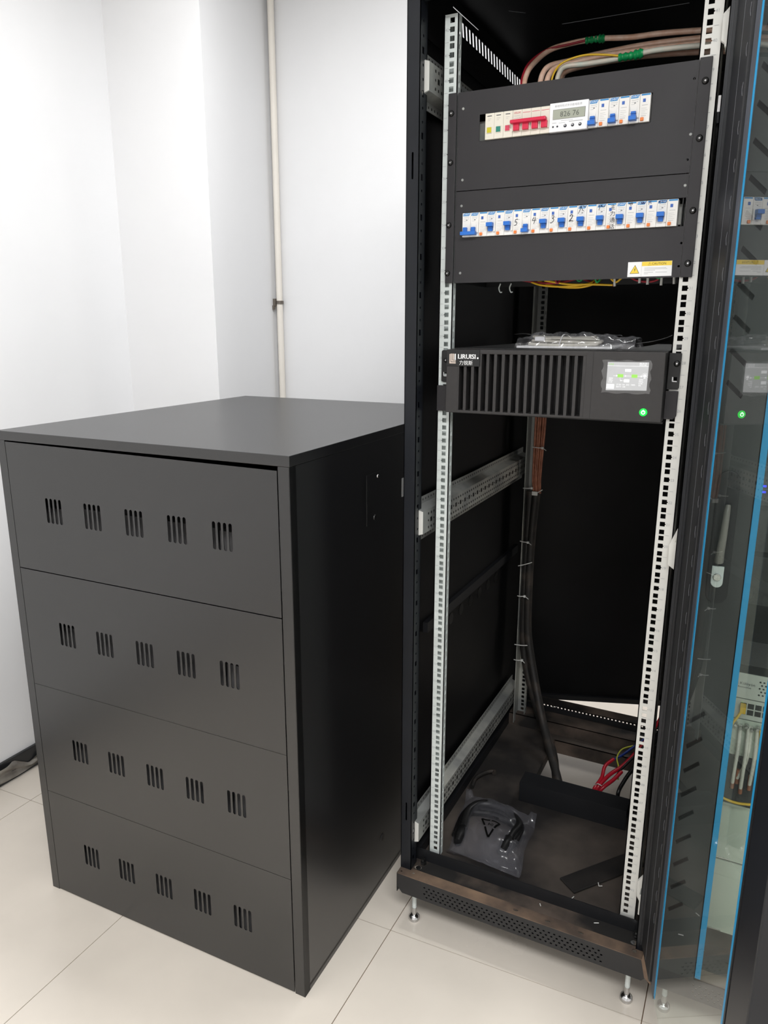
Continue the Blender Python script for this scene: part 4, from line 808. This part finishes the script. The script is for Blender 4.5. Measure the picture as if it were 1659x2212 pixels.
# ------------------------------------------------------------------ cables from the floor cutout to the rear right
cable('power_cable', 'bright red cable looping highest from floor cutout to rear corner', 'cable', [(0.070, 0.48, -0.050), (0.070, 0.47, -0.018), (0.084, 0.5, 0.005), (0.085, 0.54, 0.02), (0.102, 0.58, 0.026)], 0.0052, M_cred, 'red power cables at the floor cutout')
cable('power_cable', 'long red cable rising along the rear right of the rack', 'cable', [(0.076, 0.48, -0.055), (0.078, 0.47, -0.015), (0.102, 0.51, 0.012), (0.132, 0.56, 0.023), (0.154, 0.63, 0.028), (0.173, 0.7, 0.035), (0.195, 0.745, 0.07), (0.212, 0.77, 0.11), (0.222, 0.775, 0.20)], 0.0058, M_cred, 'red power cables at the floor cutout')
cable('power_cable', 'short red cable with cut end lying lowest beside the black leads', 'cable', [(0.086, 0.47, -0.060), (0.090, 0.455, -0.008), (0.118, 0.49, 0.014), (0.134, 0.53, 0.022)], 0.0054, M_cred, 'red power cables at the floor cutout')
cable('control_cable', 'dark blue cable continuing from the loop of red cables', 'cable', [(0.099, 0.577, 0.022), (0.122, 0.62, 0.024), (0.153, 0.68, 0.034), (0.181, 0.725, 0.046), (0.20, 0.735, 0.06)], 0.0040, M_cblue)
cable('grounding_wire', 'thin yellow and green wire arching over the blue cable', 'wire', [(0.124, 0.55, -0.02), (0.120, 0.565, 0.014), (0.110, 0.592, 0.026), (0.115, 0.64, 0.028), (0.138, 0.67, 0.030), (0.178, 0.70, 0.034), (0.20, 0.72, 0.045)], 0.0020, M_cyg)
cable('black_lead', 'thick black lead curving from the cutout behind the right mounting rail', 'cable', [(0.143, 0.43, -0.02), (0.143, 0.425, 0.022), (0.150, 0.46, 0.034), (0.160, 0.5, 0.043), (0.180, 0.58, 0.048), (0.201, 0.66, 0.056), (0.215, 0.70, 0.08)], 0.0055, M_cblk, 'black leads beside the red cables')
cable('black_lead', 'thin black lead running next to the short red cable', 'cable', [(0.125, 0.52, 0.018), (0.137, 0.545, 0.030), (0.169, 0.63, 0.045), (0.187, 0.70, 0.05), (0.205, 0.725, 0.07)], 0.0035, M_cblk, 'black leads beside the red cables')
tag(MB().tube([(0.070, 0.474, -0.008), (0.080, 0.466, 0.004), (0.092, 0.466, 0.000), (0.098, 0.474, -0.010)], 0.0014, 6).build('cable_tie', M_tie), 'white cable tie binding the red cables at the cutout', 'cable tie')

# ------------------------------------------------------------------ things lying in the bottom of the rack
TY = -0.030
tag(MB().tube([(-0.253, 0.325, TY + 0.007), (-0.258, 0.37, TY + 0.007), (-0.243, 0.41, TY + 0.007), (-0.222, 0.430, TY + 0.007), (-0.216, 0.418, TY + 0.007)], 0.0062, 10).build('black_hose', M_sleeve), 'short curved black hose lying behind the zip bag in rack', 'hose')
mt = MB().box(0, 0.225, 0, 0.055, 0, 0.006, frame((0.110, 0.040, TY + 0.001), (0.62, 0.785, 0), (-0.785, 0.62, 0), (0, 0, 1)))
tag(mt.build('rubber_strip', M_dust3, bevel=0.002), 'flat black strip lying askew on the dusty tray by right rail', 'strip')
pc = thing('coiled_power_cable', 'black power cable coiled inside the printed zip bag on rack floor', 'power cable', (-0.13, 0.16, TY))
for k in range(3):
    MB().tube([(-0.215 + k * 0.006, 0.10 + 0.01 * k, TY + 0.012 + k * 0.006), (-0.222 + k * 0.004, 0.19, TY + 0.014 + k * 0.006), (-0.19, 0.236, TY + 0.016 + k * 0.006), (-0.13, 0.240, TY + 0.016 + k * 0.006), (-0.075, 0.215 - k * 0.008, TY + 0.014 + k * 0.006), (-0.066 - k * 0.006, 0.15, TY + 0.014 + k * 0.006), (-0.080, 0.10, TY + 0.013 + k * 0.004)], 0.0118, 10).build('cord_loop', M_cblk, pc)
for k in range(2):
    MB().tube([(-0.225 + 0.004 * k, 0.215 - k * 0.012, TY + 0.010 + 0.004 * k), (-0.16, 0.228 - k * 0.014, TY + 0.020), (-0.10, 0.218 - k * 0.014, TY + 0.021), (-0.068, 0.195 - k * 0.012, TY + 0.012)], 0.0080, 9).build('cord_loop', M_cblk, pc)
MB().lathe([(0.012, 0), (0.016, 0.02), (0.016, 0.045), (0.011, 0.05)], 14, frame((-0.085, 0.085, TY + 0.018), (1, 0, 0), (0, 0, 1), (0.1, 0.99, 0.1))).build('plug', M_cblk, pc)
MB().lathe([(0.010, 0), (0.014, 0.02), (0.014, 0.045), (0.009, 0.05)], 14, frame((-0.20, 0.07, TY + 0.016), (1, 0, 0), (0, 0, 1), (-0.1, 0.99, 0.1))).build('plug', M_cblk, pc)
zb = thing('zip_bag', 'clear zip bag printed with a triangle lying on the dusty rack floor', 'plastic bag', (-0.13, 0.15, TY))
def zbase(u, v):
    a, b_, c_, d = Vector((-0.2135, 0.014)), Vector((-0.022, -0.004)), Vector((-0.046, 0.268)), Vector((-0.258, 0.290))
    p = (a * (1 - u) + b_ * u) * (1 - v) + (d * (1 - u) + c_ * u) * v
    return p
def zbag(u, v):
    p = zbase(u, v); s = math.sin(math.pi * u) ** 0.6 * (min(1, v * 2.3) if v < 0.43 else 1) * (1 if v < 0.86 else max(0, (1 - v) / 0.14) ** 0.5)
    h = 0.043 * s + 0.0016 * math.sin(u * 26 + v * 11) + 0.0012 * math.sin(u * 13 - v * 37)
    lip = 0.034 * max(0, 1 - v / 0.13)        # the open end lies over the front lip
    z = TY + 0.002 + max(h, 0.001) + lip * (0.9 if p.y < 0.03 else 0.3)
    ed = max(0, u - 0.90) * max(0, v - 0.85) * 900; ed2 = max(0, 0.1 - u) * max(0, v - 0.9) * 1200
    return (p.x + 0.004 * math.sin(v * 9), p.y, z + min(0.02, ed * 0.012) + min(0.02, ed2 * 0.012))
MB().grid(46, 46, zbag).build('bag_film', M_bag2, zb, recalc=False)
b = MB()
def on_bag(u, v): 
    x, y, z = zbag(u, v); return (x, y, z + 0.0035)
tri = [(-0.158, 0.152), (-0.108, 0.150), (-0.127, 0.098)]
def at_xy(x, y):
    u, v = 0.5, 0.5
    for _ in range(30):
        p = zbase(u, v); u += (x - p.x) * 4.2 * 0.6; v += (y - p.y) * 3.6 * 0.6; u = min(1, max(0, u)); v = min(1, max(0, v))
    return on_bag(u, v)
def strip(p, q, wd):
    n = 6; d = Vector((q[0] - p[0], q[1] - p[1])).normalized(); s = Vector((-d.y, d.x)) * wd / 2; vs = []
    for k in range(n + 1):
        t = k / n; x = p[0] + (q[0] - p[0]) * t; y = p[1] + (q[1] - p[1]) * t
        vs += [at_xy(x + s.x, y + s.y), at_xy(x - s.x, y - s.y)]
    b.add(vs, [(2 * k, 2 * k + 1, 2 * k + 3, 2 * k + 2) for k in range(n)])
for i in range(3):
    p, q = Vector(tri[i]), Vector(tri[(i + 1) % 3]); m_1 = p + (q - p) * 0.46; m_2 = p + (q - p) * 0.54
    strip(p, m_1, 0.0052); strip(m_2, q, 0.0052)
hz = max(at_xy(-0.131, 0.135)[2], at_xy(-0.14, 0.128)[2], at_xy(-0.122, 0.128)[2]) + 0.002
b.text('04', 0.0150, frame((-0.1315, 0.137, hz), (-1, 0, 0), (0, -1, 0), (0, 0, 1)))
b.text('PE-LD', 0.0080, frame((-0.130, 0.168, at_xy(-0.130, 0.163)[2] + 0.002), (-1, 0, 0), (0, -1, 0), (0, 0, 1)))
b.build('printed_triangle', M_black, zb, recalc=False)
GO = 'white clippings on the dusty rack base'
for k, (x, y, z, a, ln, kind) in enumerate(((0.108, 0.022, TY + 0.001, 1.2, 0.010, 'lying by the black strip end'), (0.155, 0.085, TY + 0.008, 2.2, 0.013, 'bent like a hook on the black strip'), (0.048, -0.030, -0.0315, 2.1, 0.007, 'in the front channel near its middle'), (0.062, 0.008, TY + 0.001, 1.7, 0.007, 'just behind the front lip'), (0.170, -0.026, -0.0315, 0.4, 0.011, 'in the front channel by right bolt'), (-0.16, 0.86, -0.004, 0.5, 0.024, 'on the rear cross beam'))):
    tag(MB().tube([(x, y, z + 0.001), (x + ln * math.cos(a), y + ln * math.sin(a), z + 0.0015)] if k != 1 else [(x, y + 0.012, z), (x + 0.004, y, z + 0.001), (x + 0.011, y + 0.004, z + 0.001)], 0.0011, 5, True, 0).build('tie_offcut', M_tie), 'white cable tie clipping ' + kind, 'clipping', GO)

# ------------------------------------------------------------------ neighbouring rack seen through the glass door
AX = 0.602
rk2 = thing('server_rack', 'neighbouring black rack with closed glass door, seen through the open door', 'rack', (AX, 0.43, FLOOR))
post(rk2, 1, AX - 0.300, -0.062); post(rk2, -1, AX + 0.300, -0.062)
for sx in (-1, 1): MB().box(AX + sx * 0.2975 - 0.001, AX + sx * 0.2975 + 0.001, -0.026, 0.92, -0.02, 1.94).build('side_panel', M_blkin, rk2)
MB().box(AX - 0.3, AX + 0.3, 0.92, 0.93, -0.02, 1.94).build('rear_panel', M_blkin, rk2)
MB().box(AX - 0.3, AX + 0.3, -0.062, 0.93, 1.94, 1.955).build('roof_panel', M_blkin, rk2)
MB().box(AX - 0.298, AX + 0.298, -0.052, 0.92, -0.036, -0.030).build('base_tray', M_dust, rk2)
fas = []
for r in range(4):
    for k in range(34):
        x = AX - 0.215 + k * 0.0123 + (0.006 if r % 2 else 0); fas.append(ngon(x, -0.0445 - r * 0.0088, 0.0028, 0.0021, 6))
MB().plate([(AX - 0.3, -0.030), (AX + 0.3, -0.030), (AX + 0.3, -0.066), (AX + 0.285, -0.082), (AX - 0.285, -0.082), (AX - 0.3, -0.066)], fas, 0.0015, front(0, -0.085, 0)).build('base_fascia', M_blk, rk2)
MB().box(AX - 0.3, AX + 0.3, -0.085, -0.052, -0.032, -0.030).build('base_ledge', M_dust2, rk2)
MB().box(AX - 0.3, AX + 0.3, -0.011, -0.009, -0.03, 0.0).build('front_lip', M_blk, rk2)
foot(rk2, 0.333, -0.025); foot(rk2, 0.85, -0.025)
rail(rk2, -1, 0, False, False, AX, material=M_blk); rail(rk2, 1, 0, False, False, AX, material=M_blk)
# its closed door
hs = []
for k in range(13):
    z = 1.845 - k * 0.0540; hs.append([(0.322, z - 0.004), (0.325, z + 0.004), (0.351, z - 0.021), (0.348, z - 0.029)])
for k in range(9):
    z = 0.575 - k * 0.0535; hs.append([(0.325, z - 0.026), (0.322, z - 0.018), (0.348, z + 0.007), (0.351, z - 0.001)])
ND = MB().plate(rect(0.306, 0.388, -0.022, 1.935), hs, 0.003, front(0, -0.096, 0))
ND.box(0.306, 0.309, -0.096, -0.070, -0.022, 1.935).box(0.386, 0.388, -0.096, -0.070, -0.022, 1.935)
nd = ND.build('closed_glass_door', M_ndoor, rk2)
MB().box(0.312, 0.362, -0.0925, -0.088, 0.10, 1.90).build('slot_shade_strip', M_black, nd)  # black strip added behind the slots in place of their shade
MB().plate(rect(0.812, 0.898, -0.022, 1.935), [], 0.003, front(0, -0.096, 0)).build('door_stile', M_post, nd)
MB().box(0.386, 0.815, -0.094, -0.0895, -0.018, 1.93).build('glass_pane', M_glass2, nd)
MB().box(0.3875, 0.3985, -0.0960, -0.0955, -0.017, 1.90).build('edge_tape', M_btape, nd)
MB().box(0.8010, 0.8120, -0.0960, -0.0955, -0.017, 1.90).build('edge_tape', M_btape, nd)
# swing handle and lock
hb = MB().poly(slot(0.345, 0.800, 1.045, 0.036, 8), 0.006, front(0, -0.102, 0)).build('handle_base', M_blk, nd, bevel=0.001)
hv = MB()
P = [(0.348, -0.106, 0.985), (0.3475, -0.112, 0.97), (0.346, -0.115, 0.93), (0.344, -0.114, 0.90), (0.343, -0.108, 0.882)]
hv.tube(P, (0.0045, 0.0085), 12, True, 6); hv.build('swing_lever', M_lever, hb)
MB().poly([(0.3335, 0.872), (0.3535, 0.872), (0.3535, 0.842)] + [(0.3435 + 0.010 * math.cos(math.radians(-a)), 0.842 + 0.010 * math.sin(math.radians(-a))) for a in range(15, 180, 15)] + [(0.3335, 0.842)], 0.004, front(0, -0.1065, 0)).build('lock_plate', M_zinc, hb, bevel=0.0008)
MB().lathe([(0.0068, 0), (0.0068, 0.0025), (0.0060, 0.0030)], 16, frame((0.3435, -0.1065, 0.852), (1, 0, 0), (0, 0, 1), (0, -1, 0))).build('lock_cylinder', M_chrome, hb)
# equipment in the neighbouring rack
GX0, GX1 = AX - 0.241, AX + 0.241
fp = thing('fibre_panel', 'light grey fibre patch panel with printed name and dotted vent holes', 'patch panel', (AX, 0.1, 0.580))
MB().plate(rect(GX0, GX1, 0.580, 0.632), [ngon(0.4385 + 0.0068 * i + (0.0034 if j % 2 else 0), 0.592 + 0.0068 * j, 0.0021, n=8) for i in range(9) for j in range(5)], 0.002, front(0, -0.0025, 0)).build('front_plate', M_fibre, fp)
MB().box(AX - 0.216, AX + 0.216, 0.003, 0.2, 0.582, 0.630).build('panel_case', M_upsd, fp)
MB().text('ngöo : Külöyön', 0.0080, front(0.4305, -0.0029, 0.6085), 'RIGHT').text('Raumtülöse', 0.0050, front(0.424, -0.0029, 0.6020), 'RIGHT').build('printed_name', M_ink, fp, recalc=False)
ns = thing('network_switch', 'grey network switch with double row of ports below the fibre panel', 'network switch', (AX, 0.1, 0.536))
MB().box(GX0, GX1, -0.0025, -0.0005, 0.536, 0.578).build('switch_face', M_fibre, ns)
MB().box(AX - 0.216, AX + 0.216, 0.0, 0.2, 0.537, 0.577).build('switch_case', M_fibre, ns, bevel=0.001)
for r in range(2):
    for k in range(16):
        x = 0.4085 + k * 0.0134; z = 0.5705 - r * 0.0135
        if x > 0.80: break
        p_ = MB().box(x, x + 0.0112, -0.0031, -0.0025, z - 0.0108, z).build('network_port', M_screw, ns)
        MB().box(x + 0.0022, x + 0.0038, -0.0031, -0.0026, z + 0.0004, z + 0.0012).build('port_light', M_scrg if (k == 0 and r == 0) else M_white2, p_)
cz_ = 0.5
bp_ = thing('cable_tray', 'grey lower panel with round cable openings under the network switch', 'panel', (AX, 0.05, 0.455))
MB().box(GX0, GX1, -0.0025, -0.0005, 0.455, 0.534).build('tray_plate', M_drawer, bp_)
for k in range(8): MB().lathe([(0.0042, 0), (0.0042, 0.012), (0.003, 0.014)], 10, frame((0.405 + k * 0.0098, -0.0025, 0.525 - 0.004 * (k % 2)), (1, 0, 0), (0, 0, 1), (0, -1, 0))).build('cable_connector', M_chrome, bp_)
for k, (nm, pts, lb) in enumerate((('antenna_cable', [(0.414, -0.008, 0.525), (0.4145, -0.014, 0.48), (0.413, -0.014, 0.43), (0.4125, -0.008, 0.395)], 'whitish cable nearest the blue tape under the network switch'),
        ('antenna_cable', [(0.428, -0.008, 0.525), (0.429, -0.016, 0.48), (0.4285, -0.016, 0.43), (0.428, -0.010, 0.388)], 'whitish cable hanging longest in the middle under the network switch'),
        ('antenna_cable', [(0.433, -0.006, 0.525), (0.4335, -0.010, 0.48), (0.430, -0.008, 0.44), (0.420, -0.004, 0.405)], 'whitish cable crossing behind the longest one under the network switch'),
        ('antenna_cable', [(0.444, -0.008, 0.525), (0.4455, -0.014, 0.48), (0.445, -0.012, 0.44), (0.443, -0.006, 0.398)], 'whitish cable furthest from the blue tape under the network switch'))):
    o = thing(nm, lb, 'cable', pts[-1], 'whitish cables under the network switch')
    MB().tube(pts, 0.0036, 8).build('cable_sheath', M_cgrey, o)
    MB().tube([(pts[-1][0], pts[-1][1] + 0.001, pts[-1][2] - 0.012), (pts[-1][0], pts[-1][1], pts[-1][2] + 0.02)], 0.0040, 8, True, 0).build('orange_boot', M_coprd, o)
yc = thing('patch_cord', 'yellow patch cord plugged into the first port of network switch', 'patch cord', (0.413, -0.02, 0.37))
MB().box(0.4085, 0.4190, -0.024, -0.0033, 0.5560, 0.5700).build('plug', M_cyel, yc, bevel=0.0015)
MB().tube([(0.4125, -0.018, 0.560), (0.406, -0.024, 0.548), (0.398, -0.026, 0.532), (0.388, -0.026, 0.50), (0.381, -0.026, 0.45), (0.383, -0.026, 0.40), (0.393, -0.028, 0.373), (0.412, -0.030, 0.3665), (0.436, -0.030, 0.3672), (0.455, -0.028, 0.376), (0.462, -0.024, 0.42), (0.456, -0.020, 0.48), (0.449, -0.012, 0.525)], 0.0026, 8).build('cord', M_cyel, yc)
bl = thing('blank_plate', 'black blank plate behind the hanging whitish cables', 'plate', (AX, 0.01, 0.345))
MB().box(GX0, GX1, -0.0020, -0.0005, 0.345, 0.454).build('plate_sheet', M_panel, bl)
for k, (z0, z1, lb) in enumerate(((0.212, 0.343, 'upper grey-green equipment drawer in the neighbouring rack'), (0.036, 0.208, 'lower grey-green equipment drawer just above neighbouring rack base'))):
    dw = thing('equipment_drawer', lb, 'drawer', (AX, 0.2, z0), 'grey-green drawers in the neighbouring rack')
    MB().box(GX0, GX1, -0.0030, -0.0005, z0, z1).build('drawer_front', M_drawer, dw)
    MB().box(AX - 0.216, AX + 0.216, 0.0, 0.45, z0 + 0.001, z1 - 0.001).build('drawer_case', M_drawer, dw, bevel=0.001)
    MB().box(0.400, 0.426, -0.0042, -0.0030, z0 + 0.001, z0 + 0.0035).build('drawer_grip', M_chrome, dw)
sv = thing('server_unit', 'dark server unit with two blue status lights in the neighbouring rack', 'server', (AX, 0.2, 0.96))
MB().box(GX0, GX1, -0.0025, -0.0005, 0.968, 1.048).build('server_face', M_upsd, sv)
MB().box(AX - 0.216, AX + 0.216, 0.0, 0.55, 0.969, 1.047).build('server_case', M_upsd, sv, bevel=0.001)
for z in (1.0045, 0.9935): MB().box(0.3985, 0.4055, -0.0032, -0.0025, z - 0.0018, z + 0.0018).build('status_light', M_ledb, sv)
MB().box(0.392, 0.47, -0.0030, -0.0025, 0.9985, 0.9995).build('case_seam', M_galv, sv)
for k, (z0, z1, lb) in enumerate(((0.880, 0.960, 'dark blank unit directly below the server with blue lights'), (0.775, 0.870, 'dark blank unit midway between server and fibre panel'), (0.650, 0.700, 'dark blank unit directly above the grey fibre panel'))):
    q = thing('blank_unit', lb, 'rack unit', (AX, 0.2, z0), 'dark units in the neighbouring rack')
    MB().box(GX0, GX1, -0.0020, -0.0005, z0, z1).build('unit_face', (M_upsd, M_upsd, M_panel)[k], q)
    MB().box(AX - 0.216, AX + 0.216, 0.0, 0.40, z0 + 0.001, z1 - 0.001).build('unit_case', M_upsd, q, bevel=0.001)
    MB().box(GX0, GX1, -0.0026, -0.0020, z1 - 0.002, z1).build('unit_edge', M_panel, q)
